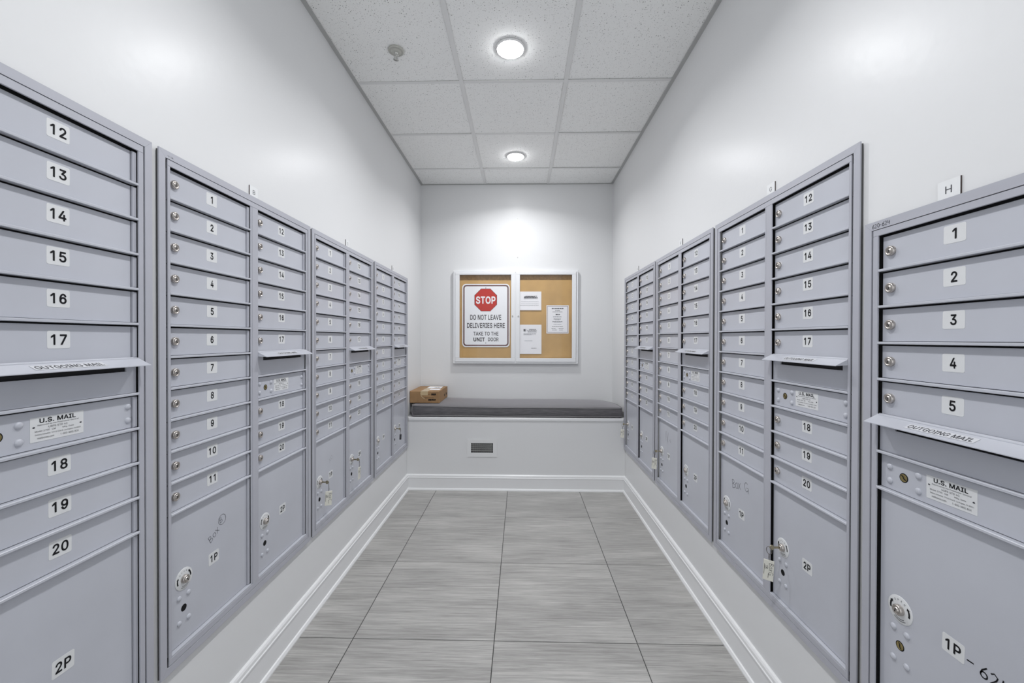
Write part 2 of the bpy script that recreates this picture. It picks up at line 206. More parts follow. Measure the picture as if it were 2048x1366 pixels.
# letter outlines: advance and closed loops, thousandths of the type size
GLYPH = {" ":[188,[]],",":[188,[[38,-119,68,71,137,71,84,-119]]],"-":[453,[[337,244,337,188,114,188,114,244]]],".":[188,[[95,-4,78,-1,63,9,53,24,50,41,53,59,63,73,78,83,95,87,113,83,128,73,138,59,141,41,138,24,128,9,113,-1]]],"0":[453,[[227,-7,174,1,130,24,95,62,69,113,53,178,48,254,53,330,69,395,95,447,130,484,174,508,227,516,279,508,323,484,358,447,384,395,400,330,405,254,400,178,384,113,359,62,323,24,279,1],[227,50,261,56,290,74,313,103,330,144,340,194,344,254,340,314,330,365,313,405,290,435,261,453,227,460,192,453,163,435,140,405,123,365,113,314,109,254,113,194,123,144,140,103,163,74,192,56]]],"1":[453,[[274,509,274,0,214,0,214,436,86,358,86,415,205,509]]],"2":[453,[[64,0,64,47,234,229,261,257,282,282,299,305,311,327,318,348,320,371,317,397,308,419,293,436,273,449,250,457,224,460,196,457,172,447,153,433,139,413,130,390,127,362,66,362,71,405,86,442,111,473,143,496,182,511,225,516,268,511,306,497,337,474,361,445,376,411,381,372,378,345,371,318,357,290,336,259,306,223,267,180,153,60,389,57,389,0]]],"3":[453,[[218,-7,173,-3,133,10,98,30,70,57,52,91,44,132,109,132,115,107,126,87,144,71,165,59,191,52,219,50,248,53,275,61,297,74,315,93,325,116,329,145,326,172,316,196,299,217,275,234,242,244,201,248,157,248,157,299,288,448,70,452,70,509,372,509,372,461,211,278,211,289,264,288,308,276,344,253,371,222,387,186,393,145,387,103,370,66,344,36,309,12,266,-2]]],"4":[453,[[40,105,40,158,247,509,311,509,109,166,413,163,413,105],[282,0,282,121,282,146,282,318,343,318,343,0]]],"5":[453,[[221,-7,178,-2,140,11,108,32,83,60,66,93,60,130,122,130,127,108,138,89,154,73,173,60,196,52,221,50,250,53,276,64,298,82,314,104,324,131,328,162,324,193,314,221,297,244,275,262,248,273,218,277,192,275,167,268,145,258,128,246,67,253,96,509,366,509,366,452,151,452,134,301,155,315,178,325,203,331,229,334,263,330,294,321,321,306,345,285,364,260,379,231,388,199,391,163,385,117,369,76,343,41,309,15,268,-1]]],"6":[453,[[394,162,387,210,367,253,336,290,296,316,250,329,202,329,156,316,116,290,85,253,65,210,58,162,65,114,85,71,116,34,156,8,202,-5,250,-5,296,8,336,34,367,71,387,114],[330,162,324,200,306,234,278,259,244,272,208,272,174,259,146,234,128,200,122,162,128,124,146,90,174,65,208,52,244,52,278,65,306,90,324,124],[386,377,364,425,336,464,303,493,266,511,228,516,190,508,154,488,122,457,95,416,75,367,62,313,58,255,62,198,74,143,132,167,125,210,122,255,125,300,133,343,146,381,163,414,183,438,206,454,230,460,254,456,277,442,298,419,315,388,329,351]]],"7":[453,[[97,0,323,448,62,452,62,509,391,509,391,449,165,0]]],"8":[453,[[226,-7,178,-2,136,11,101,33,74,62,57,96,52,135,55,166,65,195,81,220,101,241,125,256,153,265,119,282,93,308,76,342,70,380,75,417,90,450,114,477,146,498,184,511,226,516,269,511,306,498,337,477,361,450,377,417,382,380,376,342,359,308,333,282,300,267,327,256,351,241,372,220,387,195,397,166,401,135,395,96,378,62,352,33,317,11,275,-2],[226,49,258,52,285,60,307,74,323,91,333,113,337,139,333,165,322,189,305,208,283,223,256,232,226,235,196,232,169,223,147,208,130,189,119,165,115,139,119,113,129,91,145,74,167,60,195,52],[226,290,252,292,274,300,293,313,307,330,316,351,319,376,316,399,308,420,294,437,275,449,252,457,226,460,200,457,177,449,159,437,145,420,136,399,133,376,136,351,145,330,159,313,178,300,201,292]]],"9":[453,[[58,347,65,299,85,256,116,219,156,193,202,180,250,180,296,193,336,219,367,256,387,299,394,347,387,395,367,438,336,475,296,501,250,514,202,514,156,501,116,475,85,438,65,395],[122,347,128,309,146,275,174,250,208,237,244,237,278,250,306,275,324,309,330,347,324,385,306,419,278,444,244,457,208,457,174,444,146,419,128,385],[66,132,88,84,116,45,149,16,186,-2,224,-7,262,1,298,21,330,52,357,93,377,142,390,196,394,254,390,311,378,366,320,342,327,299,330,254,327,209,319,166,306,128,289,95,269,71,246,55,222,49,198,53,175,67,154,90,137,121,123,158]]],"A":[480,[[16,0,201,509,276,509,463,0,395,0,287,302,276,334,264,372,250,420,232,478,245,478,228,419,213,371,201,333,191,302,85,0],[110,142,110,199,370,199,370,142]]],"B":[456,[[60,0,60,509,241,509,289,504,329,491,359,469,381,442,394,410,398,374,395,344,387,320,373,301,356,286,336,275,315,267,339,257,363,245,385,227,402,203,414,173,418,136,413,100,400,67,377,39,344,18,301,4,247,0],[125,57,245,57,296,63,330,80,349,105,355,137,352,161,342,184,327,203,306,218,279,228,248,231,125,231],[125,285,238,285,265,288,288,296,308,309,323,326,333,348,336,372,330,403,313,429,283,446,240,452,125,452]]],"C":[510,[[267,-7,205,1,150,25,104,63,70,115,48,179,40,254,48,329,70,393,104,445,150,484,205,508,267,516,305,513,340,504,373,490,402,471,427,447,448,418,463,385,473,348,408,348,401,373,389,395,375,413,357,428,337,440,315,449,292,454,267,456,223,450,184,432,150,403,125,364,109,314,103,254,109,194,125,145,151,105,184,76,223,59,267,53,292,55,315,60,337,69,357,81,375,96,389,114,401,136,408,160,473,160,463,124,448,91,428,62,402,38,373,19,341,5,305,-4]]],"D":[502,[[219,0,96,0,96,57,215,57,272,63,318,81,354,110,379,149,394,198,399,255,394,312,379,361,354,399,320,428,275,446,221,452,93,452,93,509,225,509,294,501,353,478,399,441,433,391,455,329,462,255,455,181,433,119,398,68,351,31,291,8],[125,509,125,0,60,0,60,509]]],"E":[419,[[60,0,60,509,372,509,372,452,125,452,125,286,355,286,355,229,125,229,125,57,375,57,375,0]]],"F":[410,[[60,0,60,509,369,509,369,452,125,452,125,278,346,278,346,221,125,221,125,0]]],"G":[520,[[269,-7,205,1,149,25,104,64,69,116,47,179,40,254,47,329,69,393,103,445,149,484,203,508,265,516,304,513,340,504,374,489,403,469,429,445,449,416,465,384,474,349,408,349,399,372,387,393,373,411,356,427,337,439,315,448,291,454,265,456,222,450,183,432,150,404,125,364,109,314,103,254,109,194,125,145,151,105,184,76,224,59,269,53,309,57,345,71,374,93,396,123,410,160,415,202,434,199,283,199,283,256,478,256,478,200,471,141,451,91,419,50,377,19,326,0]]],"H":[517,[[60,0,60,509,125,509,125,289,392,289,392,509,457,509,457,0,392,0,392,232,125,232,125,0]]],"I":[300,[[31,0,31,57,118,57,118,452,31,452,31,509,269,509,269,452,183,452,183,57,269,57,269,0]]],"K":[467,[[104,145,104,216,122,239,139,261,157,282,174,303,193,324,212,344,364,509,448,509,231,276],[60,0,60,509,125,509,125,334,124,225,125,193,125,0],[372,0,188,259,228,309,449,0]]],"L":[393,[[60,0,60,509,125,509,125,57,361,57,361,0]]],"M":[628,[[60,0,60,509,152,509,277,187,282,174,287,159,293,141,299,123,305,103,311,84,317,65,322,49,307,49,312,65,318,83,324,102,330,121,336,140,342,158,348,174,352,187,476,509,568,509,568,0,504,0,504,291,504,308,504,327,505,347,505,369,506,391,506,413,507,435,507,457,505,433,498,409,490,386,482,363,474,341,467,322,461,305,456,291,342,0,286,0,170,291,165,304,159,321,152,340,145,361,137,384,129,408,121,432,112,457,119,437,120,416,120,394,121,372,121,350,122,328,122,309,122,291,122,0]]],"N":[523,[[60,0,60,509,136,509,343,183,352,169,363,151,375,130,388,107,401,82,414,55,402,81,401,108,400,134,399,157,399,178,399,195,399,509,463,509,463,0,387,0,202,290,190,310,177,331,164,354,148,381,130,413,108,452,119,454,121,417,122,384,123,354,124,328,125,307,125,291,125,0]]],"O":[533,[[267,-7,205,1,150,25,105,63,70,115,48,179,40,254,48,329,70,393,105,445,150,484,205,508,267,516,329,508,384,484,429,445,464,393,486,329,493,254,486,179,464,115,429,63,384,25,329,1],[267,53,310,59,349,76,383,105,408,144,425,194,430,254,425,314,408,365,383,404,349,433,310,450,267,456,223,450,184,433,151,404,125,364,109,314,103,254,109,194,125,144,151,105,184,76,223,59]]],"P":[445,[[60,0,60,509,235,509,289,503,332,487,366,462,390,430,404,391,409,348,404,304,390,265,366,233,332,207,289,191,235,186,109,186,109,242,233,242,269,246,297,256,318,272,333,294,342,319,344,348,342,376,333,402,318,423,297,439,268,449,232,452,125,452,125,0]]],"R":[449,[[60,0,60,509,236,509,290,504,333,489,367,465,390,433,405,395,409,352,405,309,390,271,367,240,333,217,289,203,236,198,96,198,96,255,234,255,269,258,298,267,319,281,334,300,342,324,345,352,342,380,334,405,319,425,298,440,269,449,233,452,125,452,125,0],[353,0,230,229,303,229,428,0]]],"S":[447,[[224,-9,172,-4,128,9,91,31,64,60,46,96,38,137,104,137,110,110,123,88,142,71,166,59,194,52,224,49,257,52,286,60,311,74,329,92,341,114,346,139,342,161,332,179,316,193,296,205,272,214,245,222,184,239,128,260,86,289,60,326,52,372,58,413,75,448,102,476,138,498,180,511,227,516,275,511,316,498,351,476,377,449,394,415,401,378,337,378,326,412,302,437,267,453,225,459,194,456,167,448,145,435,129,418,118,398,115,376,119,352,131,334,148,319,169,308,191,300,212,293,264,279,287,272,312,264,336,252,359,238,379,220,395,198,405,171,408,139,403,99,386,64,360,34,323,11,278,-4]]],"T":[449,[[32,452,32,509,417,509,417,452,257,452,257,0,193,0,193,452]]],"U":[517,[[259,-8,203,-2,154,15,114,43,85,80,66,124,60,173,60,509,124,509,124,178,128,144,141,113,160,87,187,68,220,56,259,52,298,56,331,68,357,87,377,113,389,144,393,178,393,509,457,509,457,173,451,124,433,80,403,43,363,15,315,-2]]],"V":[480,[[204,0,16,509,84,509,192,206,203,176,215,137,230,89,248,31,235,31,252,90,267,138,279,176,290,206,395,509,463,509,278,0]]],"X":[474,[[18,0,217,284,217,236,29,509,104,509,178,400,192,379,204,361,214,345,223,329,233,312,243,292,232,292,243,311,252,329,261,345,272,361,284,379,298,400,374,509,446,509,259,239,259,287,456,0,382,0,292,129,279,149,268,165,259,180,250,195,241,212,230,231,244,231,235,213,225,196,216,181,206,166,195,149,182,129,91,0]]],"a":[389,[[160,-9,126,-5,94,5,68,22,48,45,35,73,30,108,34,138,43,161,58,179,78,193,100,203,125,211,152,216,178,220,209,224,234,227,252,230,265,235,273,243,276,255,273,279,267,297,256,311,240,322,220,329,196,331,171,329,149,322,132,313,118,301,107,288,100,274,41,291,57,322,79,346,104,364,133,375,163,382,194,384,215,383,239,379,263,372,286,360,306,343,322,320,333,290,337,251,337,0,277,0,277,52,264,38,252,25,236,12,215,1,190,-6],[170,45,202,49,228,59,248,74,263,93,272,115,276,138,276,190,259,182,246,179,231,176,216,173,200,171,186,169,175,168,154,164,134,159,117,150,103,139,95,124,92,105,94,87,102,72,114,61,130,52,149,47]]],"b":[424,[[229,-8,198,-5,172,4,153,17,138,31,127,46,118,59,112,0,53,0,53,509,114,509,114,319,127,331,137,346,152,360,171,373,197,381,229,384,274,378,313,361,345,332,370,293,385,245,390,189,385,133,370,84,346,45,313,16,274,-2],[220,47,253,51,279,66,301,88,316,117,325,151,328,189,325,227,316,261,301,290,280,311,253,325,220,330,188,325,161,312,140,291,125,263,116,229,113,189,116,150,125,115,140,86,162,65,188,51]]],"c":[396,[[207,-8,159,-2,117,16,82,46,56,85,40,133,34,187,40,243,56,291,82,330,117,360,159,378,207,384,234,383,260,377,284,368,305,356,324,341,340,322,353,301,362,277,303,262,298,276,290,289,281,301,270,311,257,319,242,325,226,329,207,330,173,325,145,310,124,287,108,258,99,224,96,187,99,151,108,117,124,89,145,66,173,51,207,46,226,48,243,52,258,58,271,66,282,76,292,89,299,102,304,117,363,102,354,78,341,56,325,37,306,21,285,9,261,-1,235,-6]]],"d":[424,[[195,-8,151,-2,111,16,79,45,55,84,39,133,34,189,39,245,55,293,79,332,112,361,151,378,196,384,228,381,253,373,272,360,287,346,298,331,306,319,311,509,372,509,372,0,313,0,313,59,298,46,287,31,272,17,252,4,227,-5],[205,47,236,51,263,65,284,86,299,115,309,150,312,189,309,229,300,263,284,291,263,312,237,325,205,330,172,325,145,311,124,290,108,261,99,227,96,189,99,151,109,117,124,88,145,66,172,51]]],"e":[404,[[212,-8,161,-2,117,16,82,46,56,85,40,132,34,187,39,242,55,290,81,329,115,359,157,378,205,384,236,382,266,374,294,361,319,341,341,315,357,282,368,242,371,194,371,169,75,169,75,221,338,221,310,202,307,237,298,269,283,294,263,314,237,326,205,330,173,326,146,313,125,294,109,270,99,241,96,211,96,178,100,139,110,106,128,80,151,61,179,50,212,46,234,48,254,53,271,61,285,73,297,88,306,105,365,91,353,63,335,39,311,19,283,4,249,-5]]],"f":[254,[[228,379,228,327,6,327,6,379],[81,0,81,432,84,461,96,486,113,505,135,519,161,527,187,530,207,529,222,527,234,524,227,468,215,472,195,474,171,470,154,460,145,443,142,419,142,0]]],"g":[425,[[207,-151,168,-148,134,-140,105,-127,82,-110,64,-91,51,-69,101,-41,110,-53,122,-66,136,-78,154,-88,178,-95,207,-97,249,-92,282,-75,304,-47,311,-6,311,68,298,56,287,41,272,28,252,16,227,8,195,5,152,10,113,27,80,53,55,90,39,136,34,191,39,246,55,293,80,332,112,361,152,378,196,384,228,382,253,373,273,360,288,346,299,331,308,319,313,379,372,379,372,-9,367,-54,350,-90,324,-117,291,-136,251,-147],[205,59,237,63,264,75,285,95,300,121,309,154,312,193,309,231,300,264,285,291,264,312,237,325,205,330,172,325,145,312,124,290,109,262,99,229,96,193,99,155,109,123,124,96,145,76,172,63]]],"h":[410,[[114,227,114,0,53,0,53,509,114,509,114,287,102,287,124,332,152,362,187,379,227,384,264,380,295,369,321,349,341,321,353,285,357,240,357,0,296,0,296,235,290,275,273,304,246,323,210,329,184,326,161,317,141,303,126,283,117,257]]],"i":[167,[[53,0,53,379,114,379,114,0],[84,443,67,446,54,455,44,468,41,483,44,499,54,512,67,521,84,524,100,521,114,512,123,499,126,483,123,468,114,455,100,446]]],"l":[189,[[139,-2,101,3,74,20,58,47,53,84,53,509,114,509,114,99,115,77,120,62,130,54,146,52,160,53,170,54,181,3,162,-1,151,-2]]],"m":[610,[[53,0,53,379,112,379,112,295,118,323,132,346,151,363,172,376,195,384,219,386,257,380,287,361,309,331,321,295,322,321,337,343,357,361,381,375,407,383,437,386,468,383,497,372,522,354,541,328,553,296,557,255,557,0,496,0,496,254,490,289,473,313,447,326,419,330,395,328,374,320,358,307,345,290,338,270,335,247,335,0,274,0,274,260,269,288,253,311,229,326,199,330,178,328,158,320,140,307,126,289,117,266,114,238,114,0]]],"n":[410,[[114,227,114,0,53,0,53,379,112,379,112,287,124,332,152,362,187,379,227,384,264,380,295,369,321,349,341,321,353,285,357,240,357,0,296,0,296,235,290,275,273,304,246,323,210,329,184,326,161,317,141,303,126,283,117,257]]],"o":[415,[[207,-8,159,-2,117,16,82,46,56,85,40,133,34,187,40,243,56,291,82,330,117,360,159,378,207,384,256,378,299,360,333,330,359,291,376,243,381,187,376,133,359,85,333,46,299,16,256,-2],[207,46,242,51,270,66,292,89,307,117,316,151,319,187,316,224,307,258,292,287,270,310,242,325,207,330,173,325,145,310,124,287,108,258,99,224,96,187,99,151,108,117,124,89,145,66,173,51]]],"p":[424,[[53,-143,53,379,112,379,112,319,126,331,137,346,152,360,171,373,197,381,229,384,274,378,313,361,345,332,370,293,385,245,390,189,385,133,370,84,346,45,313,16,274,-2,229,-8,198,-5,173,4,153,17,138,31,127,46,118,59,114,-143],[220,47,253,51,279,66,301,88,316,117,325,151,328,189,325,227,316,261,301,290,280,311,253,325,220,330,188,325,161,312,140,291,125,263,116,229,113,189,116,150,125,115,140,86,162,65,188,51]]],"r":[259,[[53,0,53,379,112,379,112,321,130,347,152,367,181,380,213,385,229,384,243,384,243,322,230,324,219,325,207,326,182,323,159,315,140,301,126,284,117,262,114,237,114,0]]],"s":[365,[[182,-8,145,-5,112,3,84,18,62,38,45,63,36,94,94,107,105,79,124,60,150,49,181,45,217,50,244,62,262,81,268,103,265,121,254,136,237,147,212,155,149,170,104,186,72,208,53,237,47,274,51,305,65,332,87,354,115,370,149,381,187,384,223,381,254,372,279,358,299,339,314,316,324,290,268,277,258,298,243,316,219,328,187,333,156,329,131,317,114,299,109,277,112,258,124,243,144,232,172,223,229,209,275,194,306,171,325,142,331,107,326,75,312,47,290,24,260,6,223,-5]]],"t":[227,[[204,379,204,327,6,327,6,379],[65,471,126,471,126,98,128,76,136,61,150,53,170,50,185,51,202,54,213,2,203,-1,192,-3,180,-4,168,-4,125,2,92,21,72,52,65,93]]],"u":[410,[[182,-5,146,-1,115,11,89,31,69,59,57,95,53,139,53,379,114,379,114,144,119,105,137,75,164,56,200,50,226,53,249,62,268,77,283,97,293,122,296,153,296,379,357,379,357,0,298,0,298,92,286,47,257,17,222,0]]],"v":[389,[[163,0,17,379,84,379,165,155,177,121,187,87,196,53,206,21,184,21,194,53,203,87,213,121,224,155,305,379,371,379,226,0]]],"x":[379,[[21,0,171,218,171,171,29,379,100,379,147,306,164,279,179,253,193,229,207,206,175,206,190,229,202,253,216,279,233,306,282,379,352,379,209,169,209,214,358,0,287,0,231,85,214,112,200,136,187,159,173,182,205,182,191,159,178,136,165,112,148,85,91,0]]],"y":[389,[[47,-139,61,-86,71,-87,88,-90,104,-89,118,-84,130,-74,141,-58,151,-36,163,-1,17,379,84,379,165,155,177,121,187,87,196,53,206,21,184,21,193,53,202,87,212,121,224,155,305,379,371,379,204,-58,191,-85,177,-107,159,-124,139,-136,117,-143,91,-145,77,-145,65,-143]]]}
def _area(p): return sum(p[i - 1][0] * p[i][1] - p[i][0] * p[i - 1][1] for i in range(len(p))) / 2
def _inside(q, p):
    r = False
    for i in range(len(p)):
        a, b = p[i - 1], p[i]
        if (a[1] > q[1]) != (b[1] > q[1]) and q[0] < (b[0] - a[0]) * (q[1] - a[1]) / (b[1] - a[1]) + a[0]: r = not r
    return r
_chars = {}
def _char(ch, bold):
    """filled glyph, triangulated; bold type is the glyph drawn over itself at small shifts"""
    if (ch, bold) not in _chars:
        P = [[(l[i] / 1000, l[i + 1] / 1000) for i in range(0, len(l), 2)] for l in GLYPH[ch][1]]
        def within(p, q): return all(_inside(v, q) for v in p) and all(_inside(((p[k - 1][0] + p[k][0]) / 2, (p[k - 1][1] + p[k][1]) / 2), q) for k in range(len(p)))
        hole = [any(j != i and within(p, q) for j, q in enumerate(P)) for i, p in enumerate(P)]
        V, Fc = [], []
        for i, p in enumerate(P):
            if hole[i]: continue
            H = [h for j, h in enumerate(P) if hole[j] and within(h, p)]
            pts, con = [], []
            for q in [p] + H:
                o = len(pts); pts += [Vector(v) for v in q]; con += [(o + k, o + (k + 1) % len(q)) for k in range(len(q))]
            r = delaunay_2d_cdt(pts, con, [], 0, 1e-6)
            vs = [(v.x, v.y) for v in r[0]]; fs = []
            for f in r[2]:
                c = (sum(vs[k][0] for k in f) / 3, sum(vs[k][1] for k in f) / 3)
                if _inside(c, p) and not any(_inside(c, h) for h in H):
                    a_, b_, c_ = (vs[k] for k in f)
                    up = (b_[0] - a_[0]) * (c_[1] - a_[1]) - (b_[1] - a_[1]) * (c_[0] - a_[0]) > 0
                    fs.append(tuple(f) if up else tuple(reversed(f)))
            sh = [(0, 0)] + ([(bold * math.cos(t * math.pi / 4), bold * math.sin(t * math.pi / 4)) for t in range(8)] if bold > 0 else [])
            for dx, dy in sh:
                o = len(V); V += [(x + dx, y + dy, 2e-5 * (len(V) // len(vs) % 9)) for x, y in vs]; Fc += [tuple(o + k for k in f) for f in fs]
        _chars[(ch, bold)] = (V, Fc)
    return _chars[(ch, bold)]
def glyphs(body, bold):
    k = (body, bold)
    if k not in _glyphs:
        x = 0.0; V, Fc = [], []
        for ch in body:
            v, f = _char(ch, bold); o = len(V)
            V += [(x + a, b, c) for a, b, c in v]; Fc += [tuple(o + i for i in q) for q in f]
            x += GLYPH[ch][0] / 1000 + bold
        _glyphs[k] = (V, Fc)
    return _glyphs[k]

class MB:
    def __init__(s): s.v = []; s.f = []; s.m = []; s.s = []
    def add(s, vs, fs, m=0, smooth=False):
        o = len(s.v); s.v += [tuple(v) for v in vs]
        for f in fs: s.f.append(tuple(o + i for i in f)); s.m.append(m); s.s.append(smooth)
        return s
    def box(s, x0, x1, y0, y1, z0, z1, m=0):
        vs = [(x0, y0, z0), (x1, y0, z0), (x1, y1, z0), (x0, y1, z0), (x0, y0, z1), (x1, y0, z1), (x1, y1, z1), (x0, y1, z1)]
        return s.add(vs, [(0, 3, 2, 1), (4, 5, 6, 7), (0, 1, 5, 4), (1, 2, 6, 5), (2, 3, 7, 6), (3, 0, 4, 7)], m)
    def cbox(s, x0, x1, y0, y1, z0, z1, c, m=0):
        """box whose front (y0) edges are chamfered by c"""
        a = [(x0 + c, y0, z0 + c), (x1 - c, y0, z0 + c), (x1 - c, y0, z1 - c), (x0 + c, y0, z1 - c)]
        b = [(x0, y0 + c, z0), (x1, y0 + c, z0), (x1, y0 + c, z1), (x0, y0 + c, z1)]
        d = [(x0, y1, z0), (x1, y1, z0), (x1, y1, z1), (x0, y1, z1)]
        fs = [(0, 1, 2, 3), (8, 11, 10, 9)]
        for i in range(4):
            j = (i + 1) % 4
            fs += [(4 + i, 4 + j, j, i), (8 + i, 8 + j, 4 + j, 4 + i)]
        return s.add(a + b + d, fs, m)
    def lathe(s, prof, n=20, axis='y', c=(0, 0, 0), m=0, smooth=True):
        """prof: list of (radius, depth); depth runs along the axis"""
        o = []
        for r, d in prof:
            for i in range(n):
                t = 2 * math.pi * i / n; a, b = r * math.cos(t), r * math.sin(t)
                o.append((c[0] + a, c[1] + d, c[2] + b) if axis == 'y' else (c[0] + a, c[1] + b, c[2] + d))
        fs = []
        for k in range(len(prof) - 1):
            for i in range(n):
                j = (i + 1) % n; fs.append((k * n + i, k * n + j, (k + 1) * n + j, (k + 1) * n + i))
        s.add(o, fs, m, smooth)
        for k, e in ((0, prof[0]), (len(prof) - 1, prof[-1])):
            if e[0] > 1e-6:
                ring = [o[k * n + i] for i in range(n)]
                s.add(ring, [tuple(range(n)) if k == 0 else tuple(reversed(range(n)))], m)
        return s
    def text(s, body, x0, x1, z0, z1, y, m=0, bold=0.0, shear=0.0):
        vs, fs = glyphs(body, bold)
        ax = min(v[0] for v in vs); bx = max(v[0] for v in vs); az = min(v[1] for v in vs); bz = max(v[1] for v in vs)
        kx = (x1 - x0) / (bx - ax); kz = (z1 - z0) / (bz - az)
        return s.add([(x0 + (v[0] - ax) * kx + shear * (v[1] - az) * kz, y - v[2], z0 + (v[1] - az) * kz) for v in vs], fs, m)
    def ribbon(s, pts, w, y, m=0):
        """flat pen stroke through (x, z) points"""
        n = len(pts); L = []; R = []
        for i, (x, z) in enumerate(pts):
            a = pts[max(0, i - 1)]; b = pts[min(n - 1, i + 1)]
            dx, dz = b[0] - a[0], b[1] - a[1]; q = math.hypot(dx, dz) or 1
            L.append((x - dz / q * w / 2, y, z + dx / q * w / 2)); R.append((x + dz / q * w / 2, y, z - dx / q * w / 2))
        return s.add(R + L, [(i, i + 1, n + i + 1, n + i) for i in range(n - 1)], m)
    def tube(s, pts, r, n=8, m=0, closed=False):
        P = [Vector(p) for p in pts]; k = len(P); o = []
        for i in range(k):
            if closed: t = P[(i + 1) % k] - P[i - 1]
            else: t = P[min(k - 1, i + 1)] - P[max(0, i - 1)]
            t.normalize(); up = Vector((0, 0, 1)) if abs(t.z) < 0.9 else Vector((0, 1, 0))
            a = t.cross(up).normalized(); b = a.cross(t)
            for j in range(n):
                g = 2 * math.pi * j / n; q = P[i] + a * (r * math.cos(g)) + b * (r * math.sin(g)); o.append(tuple(q))
        fs = []
        for i in range(k if closed else k - 1):
            i2 = (i + 1) % k
            for j in range(n): fs.append((i * n + j, i * n + (j + 1) % n, i2 * n + (j + 1) % n, i2 * n + j))
        if not closed: fs += [tuple(range(n)), tuple(reversed(range((k - 1) * n, k * n)))]
        return s.add(o, fs, m, True)
    def sweep(s, profile, path, m=0):
        """profile: closed (out, up) loop; path: list of ((x, y), (nx, ny)) stations, n scaled for mitres"""
        n = len(profile); o = []
        for (x, y), (nx, ny) in path:
            for a, h in profile: o.append((x + nx * a, y + ny * a, h))
        fs = []
        for k in range(len(path) - 1):
            for i in range(n):
                j = (i + 1) % n; fs.append((k * n + i, k * n + j, (k + 1) * n + j, (k + 1) * n + i))
        fs += [tuple(range(n)), tuple(reversed(range((len(path) - 1) * n, len(path) * n)))]
        return s.add(o, fs, m)
    def mesh(s, name, mats):
        me = bpy.data.meshes.new(name); me.from_pydata(s.v, [], s.f)
        for q in (mats if isinstance(mats, (list, tuple)) else [mats]): me.materials.append(MT[q])
        for p, mi, sm in zip(me.polygons, s.m, s.s): p.material_index = mi; p.use_smooth = sm
        me.update(); return me

def obj(name, me, parent=None, loc=(0, 0, 0), rot=None, label=None, cat=None, group=None, kind=None):
    o = bpy.data.objects.new(name, me); C.objects.link(o); o.parent = parent; o.location = loc
    if rot: o.rotation_euler = rot
    if label: o['label'] = label
    if cat: o['category'] = cat
    if group: o['group'] = group
    if kind: o['kind'] = kind
    return o
def thing(name, label, cat, loc, rz=0, group=None):
    return obj(name, None, None, loc, (0, 0, rz), label, cat, group)
def recalc(me):
    import bmesh
    b = bmesh.new(); b.from_mesh(me); bmesh.ops.recalc_face_normals(b, faces=b.faces); b.to_mesh(me); b.free(); return me

# ------------------------------------------------------------------ mailbox layout
UW, UH = 0.789, 1.452
PITCH_ROW = 0.0889
DOORREC = 0.0132
# edges of the banks along the room (near or far, as viewed from the aisle the left edge comes first)
BANKS_L = {'A': 1.057 - UW, 'B': 1.0772, 'C': 1.8822, 'D': 2.6948}      # Y of the viewer's left edge (near end)
BANKS_R = {'E': 3.4935, 'F': 2.6826, 'G': 1.8695, 'H': 1.064}           # Y of the viewer's left edge (far end)
HW, T_H = 0.413, 1.5958

# ------------------------------------------------------------------ walls with openings for the banks
def wall_with_holes(x0, x1, holes):
    mb = MB()
    ys = sorted({Y0, YB + 0.12} | {h[0] for h in holes} | {h[1] for h in holes})
    zs = sorted({0.0, CZ + 0.08} | {h[2] for h in holes} | {h[3] for h in holes})
    for a, b in zip(ys, ys[1:]):
        # merge vertical cells that are solid
        run = None
        for c, d in zip(zs, zs[1:]):
            my, mz = (a + b) / 2, (c + d) / 2
            hole = any(h[0] < my < h[1] and h[2] < mz < h[3] for h in holes)
            if hole:
                if run: mb.box(x0, x1, a, b, run[0], run[1]); run = None
            else: run = (run[0], d) if run else (c, d)
        if run: mb.box(x0, x1, a, b, run[0], run[1])
    return mb
g = 0.012
obj('wall_left', wall_with_holes(WL - 0.14, WL, [(y + g, y + UW - g, B_L + g, T_L - g) for y in BANKS_L.values()]).mesh('wall_left', 'wall'), kind='structure')
hr = [(BANKS_R[k] - UW + g, BANKS_R[k] - g, B_R + g, T_R - g) for k in 'EFG'] + [(BANKS_R['H'] - HW + g, BANKS_R['H'] - g, B_R + g, T_H - g)]
obj('wall_right', wall_with_holes(WR, WR + 0.14, hr).mesh('wall_right', 'wall'), kind='structure')
obj('wall_back', MB().box(WL - 0.0, WR + 0.0, YB, YB + 0.12, 0, CZ + 0.08).mesh('wall_back', 'wall'), kind='structure')

